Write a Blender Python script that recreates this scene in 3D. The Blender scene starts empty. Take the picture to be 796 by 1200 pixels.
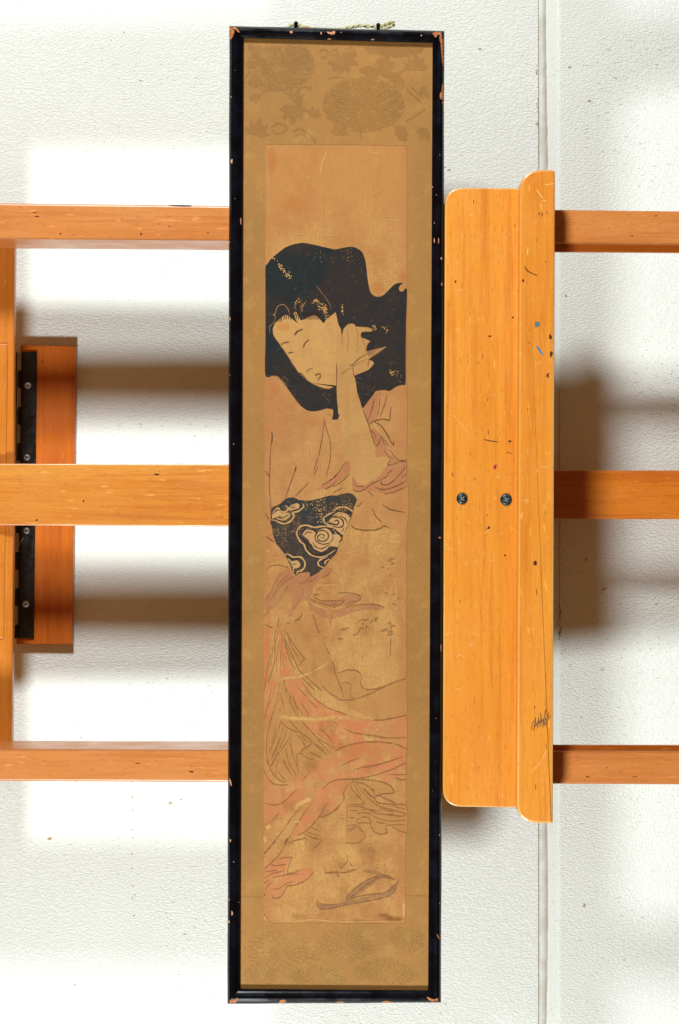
import bpy, bmesh, math, random
from mathutils import Vector
random.seed(7)

# ------------------------------------------------------------------ camera, light, exposure
S = 0.00075            # metres per unit; one unit is about one photograph pixel on the print
D = 2300.0             # camera distance to the print, in units
Z0 = 1.30
scene = bpy.context.scene
cam_d = bpy.data.cameras.new('camera'); cam = bpy.data.objects.new('camera', cam_d)
scene.collection.objects.link(cam); scene.camera = cam
cam.location = (0, -D*S, Z0); cam.rotation_euler = (math.radians(90), 0, 0)
cam_d.sensor_fit = 'VERTICAL'; cam_d.sensor_height = 36; cam_d.lens = 36*D/1200
cam_d.clip_start = 0.05; cam_d.clip_end = 50

world = bpy.data.worlds.new('World'); scene.world = world; world.use_nodes = True
bg = world.node_tree.nodes['Background']
bg.inputs['Color'].default_value = (1.0, 0.56, 0.24, 1); bg.inputs['Strength'].default_value = 0.16

def lamp(z, power):
    d = bpy.data.lights.new('copy_lamp', 'AREA'); d.shape = 'DISK'; d.size = 0.28
    d.energy = power; d.color = (0.925, 0.985, 0.975)
    o = bpy.data.objects.new('copy_lamp', d); scene.collection.objects.link(o)
    o.location = (-420*S, -1520*S, Z0 + z)
    t = Vector((0, 0, Z0)) - o.location
    o.rotation_euler = t.to_track_quat('-Z', 'Y').to_euler()
    return o
lamp(1830*S, 36); lamp(-1830*S, 36)

vs = scene.view_settings
vs.view_transform = 'Standard'; vs.look = 'None'; vs.exposure = 0; vs.gamma = 1; vs.use_curve_mapping = False
scene.render.engine = 'CYCLES'
scene.cycles.use_denoising = True

# ------------------------------------------------------------------ helpers
def P(px, py, h=0.0):
    f = (D-h)/D
    return Vector(((px-398)*f*S, -h*S, Z0 + (600-py)*f*S))

def lin(v):
    v /= 255.0
    return v/12.92 if v <= .04045 else ((v+.055)/1.055)**2.4
E = 1.30
def C(r, g, b, k=1.0):
    return (lin(r)/E*k, lin(g)/E*k, lin(b)/E*k, 1)

class N:
    def __init__(s, name):
        s.m = bpy.data.materials.new(name); s.m.use_nodes = True
        s.t = s.m.node_tree; s.b = s.t.nodes['Principled BSDF']
        s.tc = s.t.nodes.new('ShaderNodeTexCoord')
    def link(s, a, b): s.t.links.new(a, b)
    def put(s, sock, v):
        if isinstance(v, bpy.types.NodeSocket): s.link(v, sock)
        else: sock.default_value = v
    def vec(s, scale=(1, 1, 1), rot=(0, 0, 0), loc=(0, 0, 0), src=None):
        n = s.t.nodes.new('ShaderNodeMapping'); s.link(src or s.tc.outputs['Object'], n.inputs['Vector'])
        n.inputs['Scale'].default_value = scale; n.inputs['Rotation'].default_value = rot; n.inputs['Location'].default_value = loc
        return n.outputs['Vector']
    def noise(s, scale, detail=4, rough=.55, vec=None, dist=0):
        n = s.t.nodes.new('ShaderNodeTexNoise'); s.link(vec or s.tc.outputs['Object'], n.inputs['Vector'])
        n.inputs['Scale'].default_value = scale; n.inputs['Detail'].default_value = detail
        n.inputs['Roughness'].default_value = rough; n.inputs['Distortion'].default_value = dist
        return n.outputs['Fac']
    def voro(s, scale, vec=None, feature='F1', rnd=1):
        n = s.t.nodes.new('ShaderNodeTexVoronoi'); n.feature = feature; s.link(vec or s.tc.outputs['Object'], n.inputs['Vector'])
        n.inputs['Scale'].default_value = scale; n.inputs['Randomness'].default_value = rnd
        return n
    def rng(s, v, a, b, c=0., d=1.):
        n = s.t.nodes.new('ShaderNodeMapRange'); n.interpolation_type = 'SMOOTHSTEP'
        s.put(n.inputs['Value'], v)
        for i, x in zip(('From Min', 'From Max', 'To Min', 'To Max'), (a, b, c, d)): n.inputs[i].default_value = x
        return n.outputs['Result']
    def math(s, op, a, b=0.):
        n = s.t.nodes.new('ShaderNodeMath'); n.operation = op; s.put(n.inputs[0], a); s.put(n.inputs[1], b)
        return n.outputs[0]
    def mix(s, f, a, b, blend='MIX'):
        n = s.t.nodes.new('ShaderNodeMix'); n.data_type = 'RGBA'; n.blend_type = blend
        s.put(n.inputs['Factor'], f); s.put(n.inputs['A'], a); s.put(n.inputs['B'], b)
        return [o for o in n.outputs if o.type == 'RGBA'][0]
    def sep(s):
        n = s.t.nodes.new('ShaderNodeSeparateXYZ'); s.link(s.tc.outputs['Object'], n.inputs[0]); return n.outputs
    def bump(s, h, strength, dist):
        n = s.t.nodes.new('ShaderNodeBump'); n.inputs['Strength'].default_value = strength
        n.inputs['Distance'].default_value = dist; s.link(h, n.inputs['Height'])
        s.link(n.outputs['Normal'], s.b.inputs['Normal'])
    def out(s, col, rough=.5, spec=.5, coat=0., metal=0.):
        s.put(s.b.inputs['Base Color'], col); s.put(s.b.inputs['Roughness'], rough)
        s.b.inputs['Specular IOR Level'].default_value = spec; s.b.inputs['Coat Weight'].default_value = coat
        s.b.inputs['Coat Roughness'].default_value = .3
        s.b.inputs['Metallic'].default_value = metal
        return s.m

def empty(name, loc, label=None, cat=None):
    o = bpy.data.objects.new(name, None); scene.collection.objects.link(o); o.location = loc
    o.empty_display_size = .05
    if label: o['label'] = label
    if cat: o['category'] = cat
    return o

ORG = {}
def world_loc(o):
    v = Vector((0, 0, 0))
    while o is not None: v += o.location; o = o.parent
    return v
def obj(name, verts, faces, mats, parent=None, smooth=False, midx=None):
    off = world_loc(parent) if parent else Vector((0, 0, 0))
    me = bpy.data.meshes.new(name)
    me.from_pydata([Vector(v)-off for v in verts], [], faces); me.update()
    for m in (mats if isinstance(mats, (list, tuple)) else [mats]): me.materials.append(m)
    if smooth:
        for p in me.polygons: p.use_smooth = True
    if midx:
        for p, i in zip(me.polygons, midx): p.material_index = i
    o = bpy.data.objects.new(name, me); scene.collection.objects.link(o); o.parent = parent
    return o

def bm_obj(name, bm, mats, parent=None, smooth=False):
    bmesh.ops.recalc_face_normals(bm, faces=bm.faces)
    off = world_loc(parent) if parent else Vector((0, 0, 0))
    bmesh.ops.translate(bm, verts=bm.verts, vec=-off)
    me = bpy.data.meshes.new(name); bm.to_mesh(me); bm.free()
    for m in (mats if isinstance(mats, (list, tuple)) else [mats]): me.materials.append(m)
    if smooth:
        for p in me.polygons: p.use_smooth = True
    o = bpy.data.objects.new(name, me); scene.collection.objects.link(o); o.parent = parent
    return o

def solid(name, outline, h, T, mats, parent, bevel=2.0, seg=2, edge_mat=None, dh=None, tx=None):
    """a board: outline given on its front face (front face at h, may vary with x), thickness T straight back"""
    bm = bmesh.new()
    hh = (lambda x: h) if dh is None else dh
    fr = [bm.verts.new(P(x, y, hh(x))) for x, y in outline]
    bk = [bm.verts.new(v.co + Vector((0, (tx(o_[0]) if tx else T)*S, 0))) for v, o_ in zip(fr, outline)]
    n = len(fr)
    front = bm.faces.new(fr); bm.faces.new(list(reversed(bk)))
    for i in range(n): bm.faces.new((fr[i], bk[i], bk[(i+1) % n], fr[(i+1) % n]))
    bmesh.ops.recalc_face_normals(bm, faces=bm.faces)
    if bevel:
        edges = [e for e in bm.edges if (len(e.link_faces) == 2 and e.calc_face_angle(0) > math.radians(35))]
        r = bmesh.ops.bevel(bm, geom=edges, offset=bevel*S, segments=seg, affect='EDGES', profile=.5, material=1 if edge_mat else -1)
    return bm_obj(name, bm, mats if not edge_mat else [mats, edge_mat], parent)

def crom(pts, closed=False, sub=5):
    n = len(pts); out = []
    idx = range(n) if closed else range(n-1)
    for i in idx:
        p1, p2 = pts[i], pts[(i+1) % n]
        p0 = pts[i-1] if (closed or i > 0) else p1
        p3 = pts[(i+2) % n] if (closed or i+2 < n) else p2
        for k in range(sub):
            t = k/sub; t2 = t*t; t3 = t2*t; c = []
            for a in (0, 1):
                tan1 = (p2[a]-p0[a])*.38; tan2 = (p3[a]-p1[a])*.38
                c.append((2*t3-3*t2+1)*p1[a]+(t3-2*t2+t)*tan1+(-2*t3+3*t2)*p2[a]+(t3-t2)*tan2)
            out.append(tuple(c))
    if not closed: out.append(pts[-1])
    return out

ZK = 796/90.0
def z(ox, oy, *pts): return [(ox+a/ZK, oy+b/ZK) for a, b in pts]

def ribbon(V, F, pts, w, h, taper=True, sub=5, wob=.18):
    q = crom(pts, sub=sub) if len(pts) > 2 else [(pts[0][0]+(pts[1][0]-pts[0][0])*k/4, pts[0][1]+(pts[1][1]-pts[0][1])*k/4) for k in range(5)]
    n = len(q); b = len(V); ph = random.random()*6
    for i, (x, y) in enumerate(q):
        a = q[max(0, i-1)]; c = q[min(n-1, i+1)]
        dx, dy = c[0]-a[0], c[1]-a[1]; L = math.hypot(dx, dy) or 1
        t = i/(n-1)
        ww = w*(1+wob*math.sin(ph+i*.9)+wob*.6*random.uniform(-1, 1))
        if taper: ww *= .35+.65*min(1, 4*t, 4*(1-t))**.7
        nx, ny = -dy/L*ww/2, dx/L*ww/2
        V.append(P(x+nx, y+ny, h)); V.append(P(x-nx, y-ny, h))
    for i in range(n-1): F.append((b+2*i, b+2*i+1, b+2*i+3, b+2*i+2))

def lines(name, strokes, h, m, parent, taper=True):
    V, F = [], []
    for si, st in enumerate(strokes):
        w, pts = st
        ribbon(V, F, pts, w, h + .004*(si % 37), taper)
    o = obj(name, V, F, m, parent)
    if len(strokes) > 1: o['kind'] = 'stuff'      # strokes too fine to pick apart one by one
    return o

def patch(name, polys, h, m, parent, smooth=True, jag=0., joined=False):
    V, F = [], []
    if not joined:
        for i, p in enumerate(polys): o = patch(name, [p], h+.0025*(i % 9), m, parent, smooth, jag, True)
        return o
    h0 = h
    for i, p in enumerate(polys):
        h = h0 + .004*(i % 37)
        q = crom(p, True, 4) if smooth else p
        if jag: q = [(x+random.uniform(-jag, jag), y+random.uniform(-jag, jag)) for x, y in q]
        b = len(V); V += [P(x, y, h) for x, y in q]; F.append(tuple(range(b, b+len(q))))
    o = obj(name, V, F, m, parent)
    if len(polys) > 1: o['kind'] = 'stuff'
    return o

def blob(cx, cy, rx, ry, n=9, j=.3, rot=0.):
    o = []
    for i in range(n):
        a = 2*math.pi*i/n; k = 1+random.uniform(-j, j)
        x, y = rx*k*math.cos(a), ry*k*math.sin(a)
        o.append((cx+x*math.cos(rot)-y*math.sin(rot), cy+x*math.sin(rot)+y*math.cos(rot)))
    return o

# ------------------------------------------------------------------ materials
def wall_mat(name, smooth=False):
    m = N(name)
    wob = m.noise(60, 3)
    v1 = m.vec((360, 360, 620)); v2 = m.vec((900, 900, 1300))
    a = m.noise(1, 3, .6, v1, .1); b = m.noise(1, 3, .6, v2, .3); c = m.noise(9, 3)
    # skins of paint lapping over each other: lumps with sharp lower edges
    lump = m.rng(a, .38, .66); h = m.math('ADD', m.math('MULTIPLY', lump, .6), m.math('MULTIPLY', b, .32))
    h = m.math('ADD', h, m.math('MULTIPLY', c, .8))
    m.bump(h, .16 if smooth else .62, .0009)
    base = m.mix(m.rng(m.noise(5, 3), .3, .7), (.78, .81, .78, 1), (.82, .845, .815, 1))
    # small knocks and dirt
    vo = m.voro(26, m.vec((1, 1, 1.2))); keep = m.math('GREATER_THAN', m.noise(17, 2), .60)
    sp = m.rng(m.math('ADD', vo.outputs['Distance'], m.math('MULTIPLY', m.noise(160, 2), .06)), .055, .075, 1, 0)
    sp = m.math('MULTIPLY', sp, keep)
    base = m.mix(m.math('MULTIPLY', sp, .75), base, (.16, .13, .08, 1))
    dash_shade = m.rng(m.noise(1, 3, .6, m.vec((190, 190, 640))), .63, .70)  # dark dashes painted into the colour as shade of the wall relief
    dash_shade = m.math('MULTIPLY', dash_shade, m.rng(m.noise(6, 2), .40, .6))
    base = m.mix(m.math('MULTIPLY', dash_shade, .7), base, (.30, .28, .22, 1))
    return m.out(base, .55, .35)

def wood(name, axis, c1, c2, c3, rough=.34, coat=.25, worn=0., fleck=1.0):
    """beech: long grain, short dark ray flecks, varnish that is uneven; axis = grain direction"""
    m = N(name)
    def st(along, across):
        s_ = [across]*3; s_['xyz'.index(axis)] = along; return tuple(s_)
    g = m.noise(1, 5, .6, m.vec(st(9, 210)), .2)
    big = m.noise(1, 3, .5, m.vec(st(2.2, 26)), .8)
    fine = m.noise(1, 3, .6, m.vec(st(40, 900)))
    fl = m.noise(1, 2, .5, m.vec(st(170, 900)))
    fl2 = m.rng(fl, .58, .76)
    col = m.mix(m.rng(big, .32, .68), c1, c2)
    col = m.mix(m.math('MULTIPLY', m.rng(g, .45, .70), .46), col, c3)
    col = m.mix(m.math('MULTIPLY', m.rng(fine, .45, .7), .22), col, c3)
    col = m.mix(m.math('MULTIPLY', fl2, 0.34*fleck), col, tuple(x*.45 for x in c3[:3])+(1,))
    light = m.rng(m.noise(1, 2, .5, m.vec(st(60, 420), loc=(3, 3, 3))), .66, .75)
    col = m.mix(m.math('MULTIPLY', light, .5), col, tuple(min(.9, x*1.5+.03) for x in c1[:3])+(1,))
    if worn:
        w = m.rng(m.noise(1, 5, .7, m.vec((160, 160, 160))), .64-.05*worn, .72)
        w = m.math('MULTIPLY', w, m.rng(m.noise(14, 2), .42, .6))
        col = m.mix(m.math('MULTIPLY', w, .75*worn), col, C(248, 196, 118))
        dk = m.voro(150); k = m.math('MULTIPLY', m.rng(dk.outputs['Distance'], .10, .16, 1, 0), m.math('GREATER_THAN', m.noise(60, 2), .64))
        col = m.mix(m.math('MULTIPLY', k, .4), col, (.07, .025, .008, 1))
    m.bump(m.math('ADD', m.math('MULTIPLY', g, .6), m.math('MULTIPLY', fl, .5)), .12, .0006)
    return m.out(col, m.rng(m.noise(30, 3), .3, .7, rough-.06, rough+.1), .4, coat)

M = {}
M['wall'] = wall_mat('painted_plaster'); M['joint'] = wall_mat('joint_paint', True)
T1, T2, T3 = C(244, 158, 56), C(236, 146, 46), C(206, 112, 32)
M['tray'] = wood('tray_beech', 'z', T1, T2, T3, worn=1.)
M['edge'] = wood('worn_edge_beech', 'z', C(246, 186, 100), C(238, 156, 64), C(226, 136, 50), worn=1.)
R1, R2, R3 = C(222, 142, 74), C(214, 130, 62), C(188, 104, 46)
M['rail'] = wood('rail_beech', 'x', R1, R2, R3, worn=.2)
M['mast'] = wood('mast_beech', 'x', C(238, 160, 70), C(222, 134, 48), C(190, 98, 34), worn=.3)
M['mast2'] = wood('rear_mast_beech', 'x', C(226, 132, 40), C(206, 108, 28), C(176, 80, 18))
M['post'] = wood('post_beech', 'z', C(232, 146, 52), C(222, 132, 42), C(190, 96, 26))
M['block'] = wood('hinge_board_beech', 'z', C(226, 122, 38), C(206, 104, 28), C(180, 80, 18))

def lacquer():
    m = N('black_lacquer')
    n = m.noise(1, 4, .6, m.vec((60, 60, 60)))
    col = m.mix(m.rng(n, .4, .7), (.0016, .0016, .003, 1), (.003, .004, .008, 1))
    ch = m.math('MULTIPLY', m.rng(m.noise(190, 4, .7), .72, .75), m.rng(m.noise(11, 2), .52, .62))
    col = m.mix(ch, col, C(188, 132, 92))
    m.bump(m.noise(300, 3), .08, .0004)
    return m.out(col, m.rng(n, .3, .7, .16, .30), .16)
M['lacquer'] = lacquer()
m = N('bare_frame_wood'); M['chip'] = m.out(m.mix(m.rng(m.noise(420, 3), .38, .66), C(206, 132, 80), C(160, 92, 48)), .7, .2)
m = N('gesso_chip'); M['gesso'] = m.out(m.mix(m.rng(m.noise(500, 3), .4, .65), C(228, 168, 132), C(176, 110, 78)), .7, .2)
m = N('black_steel'); M['steel'] = m.out(m.mix(m.rng(m.noise(90, 5, .7), .45, .75), (.002, .003, .003, 1), (.008, .015, .015, 1)), m.rng(m.noise(200, 3), .3, .7, .28, .5), .5)
m = N('zinc_screw'); M['zinc'] = m.out(m.mix(m.noise(900, 2), (.66, .71, .86, 1), (.40, .45, .58, 1)), .38, .5, 0, .55)
m = N('dull_screw'); M['dull'] = m.out(m.mix(m.noise(900, 2), (.30, .29, .28, 1), (.18, .17, .16, 1)), .45, .5, 0, .5)
m = N('dark_screw'); M['dark'] = m.out(m.mix(m.rng(m.noise(700, 3), .4, .65), (.006, .010, .012, 1), (.02, .075, .085, 1)), .34, .5, 0, .3)
m = N('brass_knuckle'); M['brass'] = m.out(m.mix(m.noise(300, 2), (.24, .18, .10, 1), (.42, .36, .26, 1)), .42, .5, 0, .4)
m = N('cord_fibre'); M['cord'] = m.out(m.mix(m.rng(m.noise(900, 3), .35, .65), (.62, .60, .36, 1), (.36, .32, .14, 1)), .9, .1)
m = N('slot_black'); M['slot'] = m.out((.01, .01, .012, 1), .6, .2)  # near-black flat cross paints the shade inside the screw recess
def flat(name, c, c2=None, r=.6):
    m = N(name); return m.out(m.mix(m.rng(m.noise(500, 3), .35, .65), c, c2 or tuple(x*.7 for x in c[:3])+(1,)), r, .25)
M['bluegrey'] = flat('grey_blue_paint', C(104, 128, 132)); M['blue'] = flat('blue_paint', C(48, 128, 170), C(90, 150, 170))
M['red'] = flat('red_paint', C(196, 40, 66)); M['mark'] = flat('dark_mark', C(88, 42, 16)); M['smudge'] = flat('grey_smudge', C(120, 84, 50), C(176, 112, 48))
M['pale'] = flat('pale_scratch', C(250, 190, 110), C(242, 170, 84))

# print paper and inks share one paper texture
PO = P(393, 626)       # print centre (texture origin)
def paper_col(m):
    x, y, zz = m.sep()
    weave = m.noise(1, 3, .6, m.vec((1500, 1, 90))); weave2 = m.noise(1, 3, .6, m.vec((90, 1, 1300)))
    big = m.noise(16, 4, .55, None, .6); mid = m.noise(55, 4, .6); fine = m.noise(520, 3, .6)
    col = m.mix(m.rng(big, .38, .62), C(200, 149, 85), C(178, 121, 68))
    col = m.mix(m.math('MULTIPLY', m.rng(mid, .42, .64), .6), col, C(208, 158, 92))
    blot = m.noise(1, 4, .6, m.vec((60, 1, 22))); col = m.mix(m.math('MULTIPLY', m.rng(blot, .50, .66), .6), col, C(178, 118, 66))
    col = m.mix(m.math('MULTIPLY', m.rng(weave, .40, .66), .46), col, C(160, 112, 66))
    col = m.mix(m.math('MULTIPLY', m.rng(weave2, .42, .66), .32), col, C(208, 158, 92))
    col = m.mix(m.math('MULTIPLY', m.rng(fine, .48, .70), .40), col, C(150, 104, 58))
    # browned edges of the sheet and a redder, more toned head of the sheet
    ed = m.rng(m.math('ADD', m.math('ABSOLUTE', x), m.math('MULTIPLY', m.math('SUBTRACT', mid, .5), .02)), .050, .063)
    col = m.mix(m.math('MULTIPLY', ed, .42), col, C(180, 108, 66))
    hd = m.rng(m.math('ADD', zz, m.math('MULTIPLY', m.math('SUBTRACT', big, .5), .12)), .20, .30)
    col = m.mix(m.math('MULTIPLY', hd, .62), col, C(188, 126, 66))
    # foxing
    v = m.voro(70); fx = m.math('MULTIPLY', m.rng(v.outputs['Distance'], .05, .13, 1, 0), m.math('GREATER_THAN', m.noise(33, 2), .60))
    col = m.mix(m.math('MULTIPLY', fx, .7), col, C(140, 84, 44))
    return col
def paper(name):
    m = N(name); c = paper_col(m); m.bump(m.noise(600, 3), .1, .0003); return m.out(c, .75, .2)
def ink(name, c, amount=.8, rub=.4, c2=None, scale=120, lo=.44, hi=.66, soft=False):
    m = N(name); pc = paper_col(m)
    n = m.noise(scale, 5, .68); st = m.noise(1, 3, .6, m.vec((1100, 1, 150))); st2 = m.noise(1, 3, .6, m.vec((140, 1, 1000)))
    wear = m.math('MULTIPLY', m.rng(n, lo, hi), rub)
    wear = m.math('ADD', wear, m.math('MULTIPLY', m.rng(m.math('MAXIMUM', st, st2), .56, .74), rub*.55))
    k = m.math('MULTIPLY', m.rng(m.math('SUBTRACT', 1., wear), 0, 1), amount)
    if soft:
        at = m.t.nodes.new('ShaderNodeAttribute'); at.attribute_name = 'soft'; k = m.math('MULTIPLY', k, m.rng(at.outputs['Fac'], 0, 1)); m.link(k, m.b.inputs['Alpha']); return m.out(c, .72, .2)
    cc = c if c2 is None else m.mix(m.rng(m.noise(17, 3, .5, None, .8), .36, .56), c, c2)
    col = m.mix(k, pc, cc)
    return m.out(col, .72, .2)
M['paper'] = paper('aged_paper')
M['hair'] = ink('hair_ink', C(10, 29, 36), .985, .26, C(36, 32, 33), 210, .50, .80)
M['hairdark'] = ink('deep_hair_ink', C(22, 20, 30), .95, .2)
M['obi'] = ink('sash_ink', C(16, 42, 50), .97, .32, C(50, 46, 44), 170, .44, .72)
M['line'] = ink('line_ink', C(66, 42, 32), .86, .55, None, 260, .46, .66)
M['fine'] = ink('worn_line_ink', C(122, 70, 46), .74, .66, None, 260, .46, .66)
M['faint'] = ink('faded_writing_ink', C(112, 72, 48), .58, .7, None, 260, .46, .66)
M['fingerbrown'] = ink('brown_finger_ink', C(142, 98, 66), .85, .4)  # darker brown print ink, lowers the finger's contrast with the hair
M['cloud'] = ink('cloud_line', C(196, 152, 100), .9, .1)
M['pink'] = ink('rose_ink', C(176, 108, 74), .74, .42)
M['mauve'] = ink('mauve_ink', C(168, 108, 74), .76, .55)
M['salmon'] = ink('salmon_ink', C(198, 112, 74), .74, .9, C(194, 122, 78), 75, .43, .64)
M['tan'] = ink('tan_ink', C(176, 122, 68), .62, .40)
M['robe'] = ink('robe_ink', C(182, 122, 74), .5, .55)
M['skin'] = ink('skin_ink', C(202, 154, 90), .5, .30)
M['armskin'] = ink('arm_ink', C(188, 142, 84), .5, .30)
M['grey'] = ink('grey_ink', C(132, 96, 70), .66, .6)
M['rub'] = ink('rubbed_paper', C(226, 174, 104), .9, .6, None, 170, .42, .66, soft=True)
M['blush'] = ink('orange_stain', C(226, 138, 72), .55, .5, None, 90, soft=True)
M['brownstain'] = ink('brown_stain', C(150, 92, 44), .7, .7, None, 130, soft=True)
M['fleckpale'] = ink('flaked_paper', C(200, 154, 92), .8, .6, None, 300, .4, .6)

def silk(name, base, dark):
    m = N(name)
    w1 = m.noise(1, 2, .6, m.vec((2200, 1, 260))); w2 = m.noise(1, 2, .6, m.vec((260, 1, 2200)))
    big = m.noise(9, 4, .55, None, .5)
    col = m.mix(m.rng(big, .32, .68), base, dark)
    col = m.mix(m.math('MULTIPLY', m.rng(m.math('MAXIMUM', w1, w2), .48, .72), .42), col, C(126, 90, 40))
    col = m.mix(m.math('MULTIPLY', m.rng(m.noise(70, 4, .65), .50, .72), .22), col, C(206, 160, 90))
    m.bump(m.math('ADD', w1, w2), .12, .0003)
    return m.out(col, .62, .25)
M['silk'] = silk('gold_brown_silk', C(178, 126, 64), C(164, 117, 60))
M['motif'] = silk('woven_motif', C(162, 113, 55), C(150, 105, 53))
M['motif2'] = silk('faint_motif', C(178, 132, 66), C(164, 122, 62))
M['thread'] = silk('pale_thread', C(178, 132, 68), C(170, 126, 64))

# ------------------------------------------------------------------ the wall behind
TILT = -.012; W0 = 229.
def wh(px, extra=0.):
    xw = (px-398)*(D+W0)/(D+(px-398)*TILT)      # the wall is a true plane, slightly turned
    return -W0 + TILT*xw + extra
def wall_sheet(name, x0, x1, y0, y1, ex, m, parent, thick=0, bev=0):
    def q(x, y, e):
        v = P(x, y, wh(x, e)); return v
    if not thick:
        return obj(name, [q(x0, y1, ex), q(x1, y1, ex), q(x1, y0, ex), q(x0, y0, ex)], [(0, 1, 2, 3)], m, parent)
    bm = bmesh.new()
    f = [bm.verts.new(q(*c, ex)) for c in ((x0, y1), (x1, y1), (x1, y0), (x0, y0))]
    b = [bm.verts.new(v.co+Vector((0, thick*S, 0))) for v in f]
    bm.faces.new(f); bm.faces.new(b[::-1])
    for i in range(4): bm.faces.new((f[i], b[i], b[(i+1) % 4], f[(i+1) % 4]))
    bmesh.ops.recalc_face_normals(bm, faces=bm.faces)
    bmesh.ops.bevel(bm, geom=[e for e in bm.edges], offset=bev*S, segments=3, affect='EDGES', profile=.5)
    return bm_obj(name, bm, m, parent, False)
wall = wall_sheet('wall', -1400, 2200, -1500, 2700, -3.4, M['joint'], None)
wall['kind'] = 'structure'; wall['label'] = 'white painted wall of textured panels behind the easel'
wall_sheet('panel', -1390, 631.5, -1490, 2690, 0, M['wall'], wall, 3, 1.4)
wall_sheet('panel', 656.0, 2190, -1490, 2690, -.6, M['wall'], wall, 2.6, 1.6)
# a bead of old caulk and paint running down the joint
V, F = [], []
yy = list(range(-300, 1520, 6)); prof = [(-4.6, -1.0), (-3.2, .6), (-1.0, 1.2), (1.4, .9), (3.0, -.2), (5.0, -2.2)]
for i, y in enumerate(yy):
    dx = 1.1*math.sin(i*.09)+random.uniform(-.25, .25)
    for u, e in prof: V.append(P(636.5+u+dx*(.4 if u < 0 else 1), y, wh(636, -1.6+e+random.uniform(-.15, .15))))
k = len(prof)
for i in range(len(yy)-1):
    for j in range(k-1): F.append((i*k+j, (i+1)*k+j, (i+1)*k+j+1, i*k+j+1))
m = N('greyed_caulk'); M['caulk'] = m.out(m.mix(m.rng(m.noise(60, 4), .35, .65), (.62, .61, .55, 1), (.74, .74, .70, 1)), .7, .2)
obj('joint_bead', V, F, M['caulk'], wall, True)
# scuffs on the wall
sc = [blob(145+random.uniform(-1, 1), 38, 1.0, .8), blob(130, 47, .8, .6), blob(200, 941, 2.4, 1.8, 9, .4), blob(212, 937, 1.6, .7, 8, .4), blob(58, 983, 2.5, 2, 9, .5),
      blob(157, 1073, 1.4, .8), blob(563, 57, 2.4, 1.2, 9, .6), blob(526, 199, 3, .8, 9, .4), blob(521, 196, 2.5, .6, 8, .4), blob(690, 118, 2.6, .8, 9, .6), blob(685, 1062, 1.4, 2.4, 9, .6),
      blob(88, 1154, 1.2, 1), blob(663, 346, 1, 1.4), blob(687, 656, 1.4, 2), blob(708, 690, 5, 1.2, 9, .5, -.5)]
for t in range(9): sc.append(blob(156+random.uniform(-1.2, 1.2), 918+t*17+random.uniform(-5, 5), .8, random.uniform(.8, 2.4), 8, .4))
for t in range(16): sc.append(blob(629.5+random.uniform(-1.5, 1), random.choice([80, 85, 118, 124, 128, 146])+random.uniform(-4, 4), .7, 1.2, 7, .4))
for t in range(16): sc.append(blob(656.5+random.uniform(-1.5, 1), random.choice([715, 720, 735, 741, 745])+random.uniform(-5, 5), .9, 1.6, 7, .4))
V, F = [], []
for p in sc:
    b = len(V); V += [P(x, y, wh(x, .25)) for x, y in p]; F.append(tuple(range(b, b+len(p))))
obj('scuff', V, F, flat('wall_scuff', C(186, 160, 110), C(214, 200, 160)), wall)['kind'] = 'stuff'

# ------------------------------------------------------------------ easel
easel = empty('easel', P(398, 930, -99), 'orange beech easel with rails, mast, hinged board and tray behind the framed print', 'easel')
HB = -27.
# the two long side rails
solid('side_rail', [(-190, 235.6), (300, 241.4), (640, 245.4), (960, 249.2), (960, 287.4), (640, 284.6), (300, 282.0), (-190, 278.6)], HB, 0, M['rail'], easel, 2.6, 3, None, None, lambda x: 87 if x < 310 else 15)
solid('side_rail', [(-190, 877.2), (300, 879.1), (640, 880.4), (960, 881.6), (960, 920.4), (640, 918.7), (300, 917.0), (-190, 914.4)], HB, 0, M['rail'], easel, 2.6, 3, None, None, lambda x: 87 if x < 310 else 15)
solid('rail_side_strip', [(560, 283.4), (960, 286.6), (960, 297.4), (560, 294.4)], -42.4, 6, M['mast2'], easel, .8)  # added strip stands for the rail's inner side, its shade given by darker wood
solid('rail_side_strip', [(560, 873.0), (960, 873.6), (960, 881.8), (560, 880.6)], -42.4, 6, M['mast2'], easel, .8)  # same for the lower rail: side face as a strip, shade in its colour
# crossbar between them, with a narrow moulding
cb = solid('crossbar', [(-70, 262), (17.5, 262), (14.0, 898), (-70, 898)], -114.2, 16, M['post'], easel, 2.2)
solid('moulding', [(-30, 403), (9.2, 403), (4.5, 748), (-30, 748)], -112.0, 2.2, M['post'], cb, 1.0)
# front mast and rear mast
solid('sliding_mast', [(-190, 543.0), (560, 544.4), (560, 618.6), (-190, 614.6)], -101, 12.5, M['mast'], easel, 1.3)
solid('mast', [(500, 551), (960, 551.4), (960, 608.8), (500, 608)], -150, 34, M['mast2'], easel, 1.5)
# hinged board with a long black hinge
hb = solid('hinge_board', [(24.2, 404), (89.2, 405.6), (84.6, 755.2), (19.2, 755.2)], -213, 11, M['block'], easel, 1.0)
hinge = empty('hinge', P(32, 580, -212)); hinge.parent = easel; hinge.location = P(32, 580, -212) - world_loc(easel)
solid('hinge_leaf', [(25.0, 412.5), (43.4, 412.5), (39.6, 748.0), (20.8, 748.0)], -210.2, 2.6, M['steel'], hinge, .5)
solid('hinge_leaf', [(17.2, 412.2), (19.4, 412.2), (15.6, 748), (13.6, 748)], -205.5, 8, M['steel'], hinge, .4)
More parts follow.
